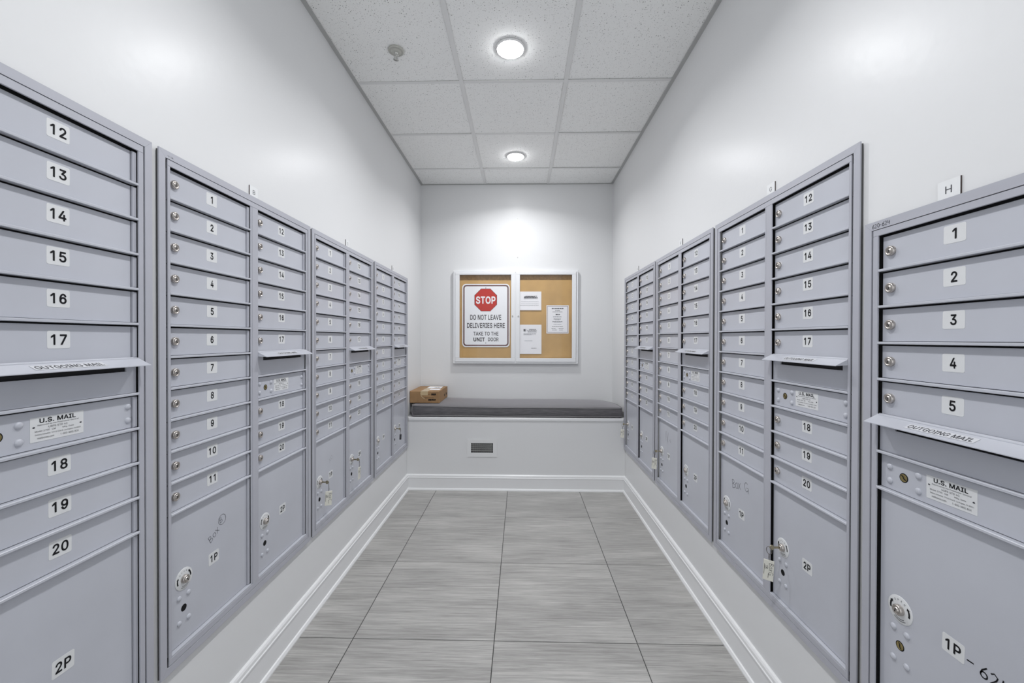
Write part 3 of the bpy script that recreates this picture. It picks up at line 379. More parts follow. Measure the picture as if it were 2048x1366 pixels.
# ------------------------------------------------------------------ floor with tiles
floor = obj('floor', MB().box(WL - 0.14, WR + 0.14, Y0 - 0.12, YB + 0.12, -0.08, -0.0022).mesh('floor', 'grout'), kind='structure')
fx = [WL + 0.002, -0.7276, -0.1136, 0.5000, WR - 0.002]
fy = [YF + 0.004 - 0.0]
y = 2.9722
while y > Y0: fy.append(y); y -= 0.6124
fy.append(Y0)
tile_me = {}
for i in range(4):
    for j in range(len(fy) - 1):
        w, d = fx[i + 1] - fx[i] - 0.0036, fy[j] - fy[j + 1] - 0.0036
        k = (round(w, 3), round(d, 3))
        if k not in tile_me:
            mb = MB(); c = 0.0008
            a = [(-w/2 + c, -d/2 + c, 0), (w/2 - c, -d/2 + c, 0), (w/2 - c, d/2 - c, 0), (-w/2 + c, d/2 - c, 0)]
            b = [(-w/2, -d/2, -c), (w/2, -d/2, -c), (w/2, d/2, -c), (-w/2, d/2, -c)]
            e = [(p[0], p[1], -0.010) for p in b]
            fs = [(0, 1, 2, 3)]
            for q in range(4):
                r = (q + 1) % 4; fs += [(4 + q, 4 + r, r, q), (8 + q, 8 + r, 4 + r, 4 + q)]
            tile_me[k] = mb.add(a + b + e, fs).mesh('floor_tile', 'floor')
        obj('floor_tile', tile_me[k], floor, ((fx[i] + fx[i+1]) / 2, (fy[j] + fy[j+1]) / 2, 0))

# ------------------------------------------------------------------ ceiling with tiles and grid
ceil = obj('ceiling', MB().box(WL - 0.14, WR + 0.14, Y0 - 0.12, YB + 0.12, CZ + 0.03, CZ + 0.10).mesh('ceiling', 'tee'), kind='structure')
cx = [WL, -0.3547, 0.2577, WR]
cy = [YB]
y = 3.619
while y > Y0 + 0.1: cy.append(y); y -= 0.6111
cy.append(Y0)
tm = {}
for i in range(3):
    for j in range(len(cy) - 1):
        w, d = cx[i+1] - cx[i] - 0.008, cy[j] - cy[j+1] - 0.008
        k = (round(w, 3), round(d, 3))
        if k not in tm: tm[k] = MB().box(-w/2, w/2, -d/2, d/2, 0.0, 0.016).mesh('ceiling_tile', 'ceiling')
        lift = 0.002 + rnd.random() * 0.002
        obj('ceiling_tile', tm[k], ceil, ((cx[i] + cx[i+1]) / 2, (cy[j] + cy[j+1]) / 2, CZ + lift), (rnd.uniform(-.003, .003), rnd.uniform(-.003, .003), 0))
for x in cx[1:3]:
    obj('grid_tee', MB().box(x - 0.012, x + 0.012, Y0, YB, CZ - 0.001, CZ + 0.0005).box(x - 0.001, x + 0.001, Y0, YB, CZ, CZ + 0.03).mesh('grid_tee', 'tee'), ceil)
for y in cy[1:-1]:
    for i in range(3):
        a, b = cx[i] + (0.012 if i else 0.0), cx[i+1] - (0.012 if i < 2 else 0.0)
        obj('cross_tee', MB().box(a, b, y - 0.0115, y + 0.0115, CZ - 0.0006, CZ + 0.0006).box(a, b, y - 0.001, y + 0.001, CZ, CZ + 0.03).mesh('cross_tee', 'tee'), ceil)
for nm, bx in (('left', (WL, WL + 0.022, Y0, YB)), ('right', (WR - 0.022, WR, Y0, YB))):
    obj('wall_angle', MB().box(bx[0], bx[1], bx[2], bx[3], CZ - 0.0012, CZ + 0.0004).mesh('wall_angle', 'angle'), ceil)
obj('wall_angle', MB().box(WL + 0.022, WR - 0.022, YB - 0.020, YB, CZ - 0.0012, CZ + 0.0004).mesh('wall_angle', 'angle'), ceil)

# ------------------------------------------------------------------ baseboards
BP = [(0, 0), (0.0245, 0), (0.0245, 0.006), (0.020, 0.016), (0.0145, 0.0185), (0.0140, 0.101), (0.0165, 0.104), (0.0165, 0.110), (0.0135, 0.113),
      (0.0125, 0.124), (0.0085, 0.131), (0.0045, 0.134), (0, 0.134)]
def baseboard(name, path):
    obj(name, recalc(MB().sweep(BP, path).mesh(name, 'trim')), kind='structure')
baseboard('baseboard_left', [((WL, Y0), (1, 0)), ((WL, YF), (1, -1))])
baseboard('baseboard_right', [((WR, Y0), (-1, 0)), ((WR, YF), (-1, -1))])
baseboard('baseboard_back', [((WL, YF), (1, -1)), ((WR, YF), (-1, -1))])

# ------------------------------------------------------------------ built-in bench
bench = thing('bench', 'white built-in bench across the end of the room under the grey cushion', 'bench', (0, YF, 0))
obj('front_panel', MB().box(WL + 0.0005, WR - 0.0005, 0, 0.04, 0.0, 0.602).mesh('front_panel', 'wall'), bench)
mb = MB().cbox(XL + 0.004, XR - 0.005, -0.014, 0.0, 0.602, 0.6265, 0.003).box(WL + 0.001, WR - 0.001, 0.0, YB - YF - 0.001, 0.602, 0.6265)
obj('ledge', mb.mesh('ledge', 'trim'), bench)
obj('ledge_moulding', MB().cbox(XL + 0.004, XR - 0.005, -0.005, 0.0, 0.592, 0.602, 0.002).mesh('ledge_moulding', 'trim'), bench)

# ------------------------------------------------------------------ seat cushion
def cushion():
    pts = []
    def arc(cx_, cy_, rx, ry, a0, a1, n):
        for i in range(n + 1):
            t = math.radians(a0 + (a1 - a0) * i / n); pts.append((cx_ + rx * math.cos(t), cy_ + ry * math.sin(t)))
    f, bk, l, r = YF - 0.002, YB - 0.006, -0.955, 0.870
    arc(l + 0.05, f + 0.05, 0.05, 0.05, 180, 270, 6)
    for i in range(1, 12): pts.append((l + 0.05 + (r - l - 0.09) * i / 12, f))
    arc(r - 0.03, f + 0.03, 0.03, 0.03, 270, 360, 5)
    arc(r - 0.24, bk - 0.36, 0.24, 0.36, 8, 90, 10)
    for i in range(1, 12): pts.append((r - 0.24 - (r - l - 0.28) * i / 12, bk))
    arc(l + 0.04, bk - 0.04, 0.04, 0.04, 90, 180, 5)
    n = len(pts); cxm = sum(p[0] for p in pts) / n; cym = (f + bk) / 2
    def ztop(x): return 0.7285 - 0.0125 * min(1.0, (x - l) / 0.75) ** 0.8
    th = [(0.010, 0.000), (0.0025, 0.012), (0.0, 0.03), (0.0, 0.06)]
    mb = MB(); rings = []
    def ring(ins, zf):
        out = []
        for i, (x, y) in enumerate(pts):
            a = pts[i - 1]; b = pts[(i + 1) % n]; dx, dy = b[0] - a[0], b[1] - a[1]; q = math.hypot(dx, dy)
            out.append((x - dy / q * ins, y + dx / q * ins, zf(x)))
        return out
    z0 = 0.6275
    wob = lambda x: 0.0025 * math.sin(x * 7) + 0.0015 * math.sin(x * 17 + 1)
    lev = [(0.012, lambda x: z0), (0.004, lambda x: z0 + 0.010 + wob(x) * 0.6), (-0.001, lambda x: z0 + 0.030), (-0.002, lambda x: (z0 + ztop(x)) / 2), (0.0, lambda x: ztop(x) - 0.018),
           (0.004, lambda x: ztop(x) - 0.006 + wob(x) * 0.4), (0.014, lambda x: ztop(x))]
    vs = []
    for ins, zf in lev: vs += ring(ins, zf)
    def band(k0, k1, cap):
        v = vs[k0 * n:(k1 + 1) * n]; fs = []
        for k in range(k1 - k0):
            for i in range(n): j = (i + 1) % n; fs.append((k * n + i, k * n + j, (k + 1) * n + j, (k + 1) * n + i))
        mb.add(v, fs, 0, True)
    band(0, 5, False); band(5, len(lev) - 1, False)
    # crowned top, strips from front to back
    Q = ring(0.012, ztop); xs_ = [q_[0] for q_ in Q]; xa, xb = min(xs_) + 0.0008, max(xs_) - 0.0008
    tv, tf, N, K = [], [], 48, 8
    for i in range(N + 1):
        u = i / N; x = xa + (xb - xa) * (0.5 - 0.5 * math.cos(math.pi * u))
        hit = []
        for j in range(n):
            a_, b_ = Q[j - 1], Q[j]
            if (a_[0] > x) != (b_[0] > x): hit.append(a_[1] + (b_[1] - a_[1]) * (x - a_[0]) / (b_[0] - a_[0]))
        y0_, y1_ = min(hit), max(hit); ends = min(1.0, 6 * min(x - xa, xb - x))
        for k in range(K + 1):
            t = k / K; tv.append((x, y0_ + (y1_ - y0_) * t, ztop(x) + 0.0085 * (4 * t * (1 - t)) ** 0.5 * ends))
    for i in range(N):
        for k in range(K): c = i * (K + 1) + k; tf.append((c, c + K + 1, c + K + 2, c + 1))
    mb.add(tv, tf, 0, True)
    mb.add(vs[:n], [tuple(reversed(range(n)))])
    root = thing('seat_cushion', 'long dark grey fabric seat cushion lying on the white bench', 'cushion', (0, 0, 0))
    obj('cushion_body', mb.mesh('cushion_body', 'cushion'), root)
    pt = ring(0.003, lambda x: ztop(x) - 0.0045 + wob(x) * 0.4); pb = ring(0.003, lambda x: z0 + 0.011 + wob(x) * 0.6)
    obj('piping', MB().tube(pt, 0.0042, 6, closed=True).mesh('piping', 'piping'), root)
    obj('piping', MB().tube(pb, 0.0042, 6, closed=True).mesh('piping', 'piping'), root)
cushion()

# ------------------------------------------------------------------ cardboard parcel
bx0, bx1, by0, by1, bz0, bz1 = -0.984, -0.722, 3.578, 3.975, 0.7345, 0.838
par = thing('cardboard_box', 'brown taped cardboard parcel on the left end of the cushion', 'box', ((bx0 + bx1) / 2, (by0 + by1) / 2, bz0))
hw, hd, hh = (bx1 - bx0) / 2, (by1 - by0) / 2, bz1 - bz0
obj('carton', MB().cbox(-hw, hw, -hd, hd, 0, hh, 0.003).mesh('carton', 'cardboard'), par)
obj('tape', MB().box(-0.035, 0.030, -hd, hd, hh, hh + 0.0006).box(-0.035, 0.030, -hd - 0.0006, -hd, hh - 0.035, hh + 0.0006).mesh('tape', 'tape'), par)
mb = MB().box(-0.03, 0.10, 0.03, 0.16, hh + 0.0006, hh + 0.0012).box(0.02, 0.112, -0.10, -0.02, hh + 0.0006, hh + 0.0012)
for i in range(6): mb.box(0.035 + i * 0.009, 0.035 + i * 0.009 + 0.004 + 0.002 * (i % 2), 0.05, 0.09, hh + 0.0012, hh + 0.0014, 1)
obj('shipping_label', mb.mesh('shipping_label', ['paper', 'print']), par)
mb = MB()
for a, b, c, d in ((0.033, 0.100, 0.020, 0.036), (0.000, 0.080, 0.043, 0.048), (0.060, 0.102, 0.068, 0.085), (0.030, 0.055, 0.074, 0.078)):
    x = a
    while x < b - 0.001:
        w = min(b - x, 0.004 + 0.006 * rnd.random()); mb.box(x, x + w * 0.85, -hd - 0.0005, -hd, c + rnd.random() * 0.002, d); x += w
for a, b in ((0.03, 0.06), (0.12, 0.15)): mb.box(hw, hw + 0.0005, a, b, 0.03, 0.05)
obj('printed_marks', mb.mesh('printed_marks', 'print'), par)
obj('torn_strip', MB().ribbon([(-0.035, 0.090), (-0.032, 0.075), (-0.028, 0.06), (-0.012, 0.046), (0.002, 0.036)], 0.006, -hd - 0.0008).mesh('torn_strip', 'tape'), par)

# ------------------------------------------------------------------ air register in the bench front
vent = thing('air_register', 'small white wall register with dark grille low on the bench front', 'vent', (-0.335, YF, 0.364))
w2, h2, iw, ih = 0.129, 0.0768, 0.0945, 0.0415
mb = MB()
for a, b, c, d in ((-w2, w2, ih, h2), (-w2, w2, -h2, -ih), (-w2, -iw, -ih, ih), (iw, w2, -ih, ih)): mb.box(a, b, -0.006, 0, c, d)
obj('frame', mb.mesh('register_frame', 'vent'), vent)
obj('recess', MB().box(-iw, iw, -0.0008, 0.0, -ih, ih).mesh('register_recess', 'dark'), vent)
fme = MB().box(-0.0013, 0.0013, -0.0055, -0.0020, -ih, ih).mesh('fin', 'vent_fin')
for i in range(10): obj('fin', fme, vent, (-iw + (i + 1) * 2 * iw / 11, 0, 0))
fme = MB().box(-iw, iw, -0.0020, -0.0010, -0.0016, 0.0016).mesh('cross_fin', 'vent_fin')
for i in range(4): obj('cross_fin', fme, vent, (0, 0, -ih + (i + 1) * 2 * ih / 5))

# ------------------------------------------------------------------ bulletin board case on the back wall
BX0, BX1, BZ0, BZ1 = -0.6631, 0.5502, 1.0613, 1.9665
BD = 0.034
bw, bh = (BX1 - BX0) / 2, (BZ1 - BZ0) / 2
bcx, bcz = (BX0 + BX1) / 2, (BZ0 + BZ1) / 2
board = thing('bulletin_board', 'white framed two-door glass bulletin board case on the back wall', 'bulletin board', (bcx, YB, BZ0))
fw = 0.018
case = [(-bw, bw, 2*bh - fw, 2*bh), (-bw, bw, 0, fw), (-bw, -bw + fw, fw, 2*bh - fw), (bw - fw, bw, fw, 2*bh - fw)]
for a, b, c, d in case: obj('case_side', MB().cbox(a, b, -BD, -0.0005, c, d, 0.002).mesh('case_side', 'alu'), board)
obj('backing', MB().box(-bw + fw, bw - fw, -0.006, -0.0005, fw, 2*bh - fw).mesh('backing', 'cork'), board)
obj('centre_post', MB().cbox(-0.0665 - bcx, -0.0465 - bcx, -BD + 0.002, -0.006, fw, 2*bh - fw, 0.001).mesh('centre_post', 'alu'), board)
# kraft paper sheets lining the case, slightly lapped
mid = -0.0565 - bcx
obj('lining_sheet', MB().box(-bw + fw + 0.002, mid + 0.01, -0.0075, -0.006, fw + 0.002, 2*bh - 0.092).mesh('lining_sheet', 'kraft'), board)
obj('lining_sheet', MB().box(mid + 0.011, bw - fw - 0.002, -0.0078, -0.006, fw + 0.002, 2*bh - 0.090).mesh('lining_sheet', 'kraft'), board)
def bdoor(x0, x1, z0, z1, gx0, gx1, gz0, gz1, lockx):
    mb = MB()
    for a, b, c, d in ((x0, x1, gz1, z1), (x0, x1, z0, gz0), (x0, gx0, gz0, gz1), (gx1, x1, gz0, gz1)): mb.cbox(a, b, -BD - 0.006, -BD + 0.012, c, d, 0.002)
    dr = obj('door', mb.mesh('case_door', 'alu'), board)
    obj('pane', MB().box(gx0, gx1, -BD + 0.001, -BD + 0.004, gz0, gz1).mesh('pane', 'glass'), dr, label='clear glass pane')
    obj('lock', MB().lathe([(0.0075, 0.0), (0.0075, -0.004), (0.006, -0.005)], 16).box(-0.001, 0.001, -0.0055, -0.005, -0.004, 0.004, 1).mesh('case_lock', ['chrome', 'print']), dr, (lockx, -BD - 0.006, 1.525 - BZ0))
    return dr
q = lambda x: x - bcx
qz = lambda z: z - BZ0
bdoor(q(-0.6442), q(-0.0608), qz(1.0796), qz(1.9623 - 0.012), q(-0.6014), q(-0.0993), qz(1.1163), qz(1.9255), q(-0.085))
bdoor(q(-0.0521), q(0.5298), qz(1.0796), qz(1.9623 - 0.012), q(-0.0137), q(0.4907), qz(1.1163), qz(1.9255), q(-0.028))

# stop sign
sg = thing('metal_sign', 'white metal STOP do not leave deliveries sign behind the left pane', 'sign', (-0.3457, YB - 0.011, 1.2219))
sw, sh = 0.2325, 0.6176
def rrect(hw_, z0, z1, r, n=5):
    P = []
    for cx_, cz_, a in ((hw_ - r, z0 + r, -90), (hw_ - r, z1 - r, 0), (-hw_ + r, z1 - r, 90), (-hw_ + r, z0 + r, 180)):
        for i in range(n + 1):
            t = math.radians(a + 90 * i / n); P.append((cx_ + r * math.cos(t), cz_ + r * math.sin(t)))
    return P
def flat(mb, P, y, m=0): return mb.add([(x, y, z) for x, z in P], [tuple(range(len(P)))], m)
def loop(mb, A, B, y, m=0):
    n = len(A); return mb.add([(x, y, z) for x, z in A + B], [(i, (i+1) % n, n + (i+1) % n, n + i) for i in range(n)], m)
mb = MB(); P = rrect(sw, 0, sh, 0.035)
mb.add([(x, -0.002, z) for x, z in P] + [(x, 0, z) for x, z in P], [tuple(range(len(P))), tuple(reversed(range(len(P), 2 * len(P))))] + [(len(P) + i, len(P) + (i+1) % len(P), (i+1) % len(P), i) for i in range(len(P))], 0)
so = obj('sign_plate', mb.mesh('sign_plate', 'sign_white'), sg)
mb = MB()
loop(mb, rrect(sw - 0.010, 0.010, sh - 0.010, 0.030), rrect(sw - 0.023, 0.023, sh - 0.023, 0.020), -0.0023)
obj('border', mb.mesh('sign_border', 'sign_border'), sg)
zs = lambda z: z - 1.2219
xs = lambda x: x + 0.3457
R8 = 0.1108 / math.cos(math.pi / 8)
oc = [(xs(-0.3477) + R8 * math.cos(math.pi/8 + i * math.pi/4), zs(1.6828) + R8 * math.sin(math.pi/8 + i * math.pi/4)) for i in range(8)]
oi_ = [(xs(-0.3477) + (x - xs(-0.3477)) * 0.965, zs(1.6828) + (z - zs(1.6828)) * 0.965) for x, z in oc]
mb = MB(); flat(mb, oi_, -0.0024, 0); loop(mb, oc, oi_, -0.0024, 1)
mb.text('STOP', xs(-0.4436), xs(-0.252), zs(1.6442), zs(1.7183), -0.0027, 2, 0.028)
obj('octagon', mb.mesh('octagon', ['sign_red', 'sign_border', 'sign_white']), sg)
mb = MB()
mb.text('DO NOT LEAVE', xs(-0.4996), xs(-0.1956), zs(1.4878), zs(1.5386), -0.0024, 0, 0.016)
mb.text('DELIVERIES HERE', xs(-0.5309), xs(-0.1608), zs(1.4088), zs(1.4577), -0.0024, 0, 0.016)
mb.text('TAKE TO THE', xs(-0.4679), xs(-0.2225), zs(1.3345), zs(1.372), -0.0024, 0, 0.016)
mb.text('UNIT', xs(-0.4678), xs(-0.356), zs(1.2768), zs(1.3159), -0.0024, 0, 0.03)
mb.text('DOOR', xs(-0.325), xs(-0.2224), zs(1.2788), zs(1.3159), -0.0024, 0, 0.016)
obj('lettering', mb.mesh('lettering', 'sign_text'), sg)
for z in (1.800, 1.262): obj('bolt_hole', MB().lathe([(0.004, -0.0024), (0.0, -0.0024)], 10).mesh('bolt_hole', 'print'), sg, (xs(-0.347), 0, zs(z)))

# notices
def notice(x0, x1, z0, z1, label, lines, frame=False, y=YB - 0.0095, tilt=0.0):
    o = thing('paper_notice', label, 'paper', ((x0 + x1) / 2, y, z0), 0, 'notices pinned in the glass case')
    w_, h_ = (x1 - x0) / 2, z1 - z0
    n = 6; vs = []
    for i in range(n + 1):
        for k in (0, 1):
            vs.append((-w_ + 2 * w_ * k, -0.0006 - 0.006 * tilt * (1 - i / n) ** 2, h_ * i / n))
    obj('sheet', MB().add(vs, [(2*i, 2*i+1, 2*i+3, 2*i+2) for i in range(n)]).box(-w_, w_, -0.0004, 0, 0, h_).mesh('sheet', 'paper'), o)
    mb = MB()
    for (a, b, c, d, m) in lines:
        yy = -0.0012 - 0.006 * tilt
        if isinstance(m, str): mb.text(m, -w_ + a, -w_ + b, c, d, yy, 0, 0.01)
        else:
            x = a
            while x < b:
                q_ = min(b, x + 0.006 + 0.016 * rnd.random()); mb.box(-w_ + x, -w_ + q_ , yy, yy + 0.0002, c, d, m); x = q_ + 0.003
    obj('print', mb.mesh('notice_print', ['print_grey', 'marker_faint']), o)
    if frame:
        mb = MB(); t = 0.0035; i = 0.008
        for a, b, c, d in ((-w_+i, w_-i, h_-i-t, h_-i), (-w_+i, w_-i, i, i+t), (-w_+i, -w_+i+t, i, h_-i), (w_-i-t, w_-i, i, h_-i)): mb.box(a, b, -0.0009, -0.0006, c, d)
        obj('border', mb.mesh('notice_border', 'sign_border'), o)
notice(-0.032, 0.195, 1.5826, 1.765, 'small white landscape card notice beside the STOP sign', [(0.062, 0.165, 0.128, 0.136, 0), (0.075, 0.185, 0.134, 0.140, 0), (0.058, 0.19, 0.118, 0.127, 0), (0.03, 0.20, 0.086, 0.088, 1), (0.03, 0.20, 0.065, 0.067, 1), (0.02, 0.20, 0.048, 0.050, 0)], tilt=1.0)
L2 = [(0.052, 0.165, 0.239, 0.247, 0), (0.085, 0.13, 0.222, 0.226, 0), (0.06, 0.155, 0.208, 0.212, 0), (0.09, 0.13, 0.180, 0.190, 0), (0.065, 0.145, 0.160, 0.165, 0), (0.07, 0.14, 0.138, 0.144, 0), (0.085, 0.13, 0.130, 0.134, 1),
      (0.058, 0.155, 0.112, 0.117, 0), (0.075, 0.14, 0.104, 0.107, 1), (0.07, 0.145, 0.086, 0.090, 1), (0.055, 0.16, 0.066, 0.070, 0), (0.05, 0.09, 0.046, 0.050, 0), (0.12, 0.165, 0.046, 0.050, 0), (0.055, 0.10, 0.032, 0.036, 0), (0.125, 0.16, 0.032, 0.036, 0)]
notice(0.2456, 0.4618, 1.3564, 1.6319, 'white notice with a dark border line on the right of the case', L2, True)
notice(-0.032, 0.1976, 1.1569, 1.4419, 'plain white letter sheet low beside the centre of the case', [(0.055, 0.078, 0.222, 0.242, 0), (0.11, 0.175, 0.236, 0.241, 0), (0.09, 0.185, 0.227, 0.231, 0), (0.095, 0.18, 0.214, 0.218, 0), (0.055, 0.175, 0.195, 0.198, 0), (0.055, 0.135, 0.187, 0.190, 1), (0.065, 0.14, 0.126, 0.129, 1), (0.13, 0.18, 0.055, 0.058, 0)], tilt=0.7)
# nail marks left on the back wall
for x, z in ((-0.037, 2.481), (-0.036, 2.10)):
    obj('nail', MB().lathe([(0.0035, 0.0), (0.0035, -0.003), (0.002, -0.004)], 10).mesh('nail', 'chrome'), None, (x, YB, z), None,
        'small nail head %s on the back wall' % ('high above the bulletin board' if z > 2.3 else 'just above the bulletin board'), 'nail')

# ------------------------------------------------------------------ ceiling lights and sprinkler
def lamp(x, y, label):
    r = thing('recessed_light', label, 'ceiling light', (x, y, CZ), 0, 'recessed ceiling lights')
    obj('trim_ring', MB().lathe([(0.0690, -0.007), (0.0715, -0.0065), (0.0745, -0.002), (0.0745, 0.001)], 40, 'z').mesh('trim_ring', 'light_trim'), r)
    obj('lens', MB().lathe([(0.0001, -0.0210), (0.025, -0.0203), (0.045, -0.0180), (0.060, -0.0135), (0.0685, -0.0065)], 40, 'z').mesh('lens', 'lens'), r)
    ld = bpy.data.lights.new('lamp_light', 'AREA'); ld.shape = 'DISK'; ld.size = 0.135; ld.energy = LAMP_POWER; ld.color = LAMP_COLOR; ld.spread = math.radians(145)
    lo = bpy.data.objects.new('lamp_light', ld); C.objects.link(lo); lo.parent = r; lo.location = (0, 0, -0.0225)
lamp(-0.0598, 2.1262, 'round recessed light in the ceiling nearer the camera')
lamp(-0.0494, 3.376, 'round recessed light in the ceiling nearer the bulletin board')
lamp(-0.06, 0.88, 'recessed light in the ceiling above the camera')

sp = thing('sprinkler', 'small pendant fire sprinkler hanging from the ceiling tile', 'sprinkler', (-0.658, 2.128, CZ + 0.001))
obj('escutcheon', MB().lathe([(0.038, 0.002), (0.038, -0.003), (0.042, -0.0035), (0.041, -0.006), (0.034, -0.009), (0.030, -0.006), (0.024, -0.012), (0.016, -0.014), (0.0, -0.014)], 28, 'z').mesh('escutcheon', 'escutcheon'), sp)
obj('head', MB().lathe([(0.010, -0.013), (0.010, -0.022), (0.006, -0.024), (0.0035, -0.026), (0.0035, -0.044), (0.006, -0.046), (0.0, -0.047)], 14, 'z').mesh('sprinkler_head', 'chrome'), sp)
for s_ in (-1, 1): obj('arm', MB().tube([(0.009 * s_, 0, -0.02), (0.011 * s_, 0, -0.032), (0.003 * s_, 0, -0.046)], 0.0016, 6).mesh('sprinkler_arm', 'chrome'), sp)
obj('deflector', MB().lathe([(0.0, -0.0475), (0.014, -0.0475), (0.0145, -0.049), (0.0, -0.0495)], 16, 'z').mesh('deflector', 'chrome'), sp)

# ------------------------------------------------------------------ mailbox banks
OPW = 0.3375                                   # width of a column opening
COL = (0.0372, 0.4148)                         # left edge of each opening
LIPH = 0.0062
door_me, lab_me = {}, {}
def door_mesh(w, h):
    k = (round(w, 4), round(h, 4))
    if k not in door_me: door_me[k] = MB().cbox(0.0012, w - 0.0105, 0, 0.0022, 0, h, 0.0007).mesh('mailbox_door', 'metal')
    return door_me[k]
hinge_me = {}
def hinge_mesh(h):
    k = round(h, 4)
    if k not in hinge_me: hinge_me[k] = MB().cbox(-0.0090, 0.0014, -0.0062, 0.004, 0, h, 0.0022).mesh('hinge', 'metal_trim')
    return hinge_me[k]
LOCK = MB().lathe([(0.0118, 0.0), (0.0118, -0.0062), (0.0100, -0.0078), (0.0082, -0.0078), (0.0078, -0.0066), (0.0056, -0.0066), (0.0056, -0.0074), (0.0, -0.0074)], 22).box(-0.0008, 0.0008, -0.0078, -0.0070, -0.0036, 0.0036, 1).mesh('cam_lock', ['nickel', 'print'])
RIVET = MB().lathe([(0.0074, 0.0), (0.0070, -0.0020), (0.0052, -0.0036), (0.0026, -0.0043), (0.0, -0.0045)], 14).mesh('rivet', 'metal')
CYL = (MB().lathe([(0.0108, -0.0003), (0.0094, -0.0004), (0.0, -0.0004)], 22, m=1).add([(0.0088 * math.cos(i * math.pi / 9), -0.0007, 0.0088 * math.sin(i * math.pi / 9)) for i in range(18)], [tuple(range(18))])
       .ribbon([(-0.0068, 0.0012), (-0.003, 0.0022), (0.0, -0.0004), (0.003, -0.0018), (0.0068, -0.0006)], 0.0026, -0.0010, 1)
       .mesh('key_cylinder', ['brass', 'print']))
HOLE = MB().lathe([(0.0100, -0.0003), (0.0, -0.0003)], 20).mesh('key_hole', 'dark')
def bezel_mesh():
    mb = MB().lathe([(0.0310, 0.0), (0.0310, -0.0008), (0.0302, -0.0012), (0.0125, -0.0012)], 36)
    # arrows either side and the word on the ring
    for sgn in (1, -1):
        pts = [(sgn * 0.0235 * math.cos(t), 0.0235 * math.sin(t)) for t in [math.radians(a) for a in (-14, 0, 14, 26)]]
        mb.ribbon(pts if sgn > 0 else pts[::-1], 0.0042, -0.0015, 1)
        e = pts[-1]; f = (sgn * 0.0235 * math.cos(math.radians(40)), 0.0235 * math.sin(math.radians(40)))
        d = (e[0] / 0.0235 * 0.0042, e[1] / 0.0235 * 0.0042)
        tri = [(e[0] + d[0], -0.0015, e[1] + d[1]), (f[0], -0.0015, f[1]), (e[0] - d[0], -0.0015, e[1] - d[1])]
        mb.add(tri, [(0, 1, 2)] if sgn > 0 else [(2, 1, 0)], 1)
    for i, ch in enumerate('OPEN'):
        vs, fs = glyphs(ch, 0.0); ax = (min(v[0] for v in vs) + max(v[0] for v in vs)) / 2
        t = math.radians(90 + 33 - 22 * i); k = 0.0085
        co, si = math.cos(t - math.pi / 2), math.sin(t - math.pi / 2)
        out = []
        for v in vs:
            a, b = (v[0] - ax) * k * 0.9, v[1] * k + 0.0200
            out.append((a * co - b * si, -0.0015, a * si + b * co))
        mb.add(out, fs, 2)
    for r, a0, a1 in ((0.0255, 235, 305), (0.0215, 240, 300)):
        pts = [(r * math.cos(math.radians(a)), r * math.sin(math.radians(a))) for a in range(a0, a1 + 1, 10)]
        mb.ribbon(pts, 0.0012, -0.0015, 2)
    return mb.mesh('lock_bezel', ['sticker', 'print', 'print_grey'])
BEZEL = bezel_mesh()
PLOCK = MB().lathe([(0.0120, -0.001), (0.0120, -0.0085), (0.0105, -0.0105), (0.0088, -0.0105), (0.0085, -0.0090), (0.0062, -0.0090), (0.0062, -0.0118), (0.0052, -0.0125), (0.0, -0.0125)], 22).box(-0.0009, 0.0009, -0.0130, -0.0123, -0.0042, 0.0042, 1).mesh('parcel_lock', ['nickel', 'print'])
def label_mesh(t):
    if t not in lab_me:
        lw, lh = 0.0435, 0.0375
        mb = MB(); P = rrect(lw/2, -lh/2, lh/2, 0.0035, 3); n = len(P)
        mb.add([(x, -0.0004, z) for x, z in P] + [(x, 0, z) for x, z in P], [tuple(range(n))] + [(n + i, n + (i + 1) % n, (i + 1) % n, i) for i in range(n)])
        w = {1: 0.0125, 2: 0.0305}[len(t)]
        if t == '1': w = 0.0085
        elif t == '11': w = 0.0265
        mb.text(t, -w/2, w/2, -0.0112, 0.0112, -0.0007, 1, 0.018)
        lab_me[t] = mb.mesh('number_label', ['sticker', 'print'])
    return lab_me[t]
def us_mail_mesh():
    mb = MB().box(0, 0.100, -0.0005, 0, 0, 0.050)
    y = -0.0008
    mb.text('U.S. MAIL', 0.016, 0.084, 0.0375, 0.0470, y, 1, 0.02)
    mb.text('Approved by the Postmaster General', 0.012, 0.090, 0.0315, 0.0352, y, 2)
    mb.text('USPS STD 4C', 0.032, 0.068, 0.0255, 0.0295, y, 2)
    mb.text('Model 3700   CM', 0.008, 0.045, 0.0195, 0.0228, y, 2)
    mb.text('Mfg. Date', 0.058, 0.080, 0.0190, 0.0228, y, 2)
    mb.text('Salsbury Industries  1010 E 62nd St  Los Angeles, CA 90001', 0.008, 0.094, 0.0120, 0.0158, y, 2)
    mb.text('mailboxes.com', 0.012, 0.042, 0.0050, 0.0090, y, 2)
    mb.text('1-800-MAIL BOX', 0.054, 0.090, 0.0050, 0.0090, y, 2)
    for x, z in ((0.006, 0.030), (0.094, 0.024)): mb.add([(x + 0.0024 * math.cos(a * .7854), y, z + 0.0018 * math.sin(a * .7854)) for a in range(8)], [tuple(range(8))], 2)
    return mb.mesh('approval_label', ['sticker', 'print', 'print_grey'])
USMAIL = us_mail_mesh()

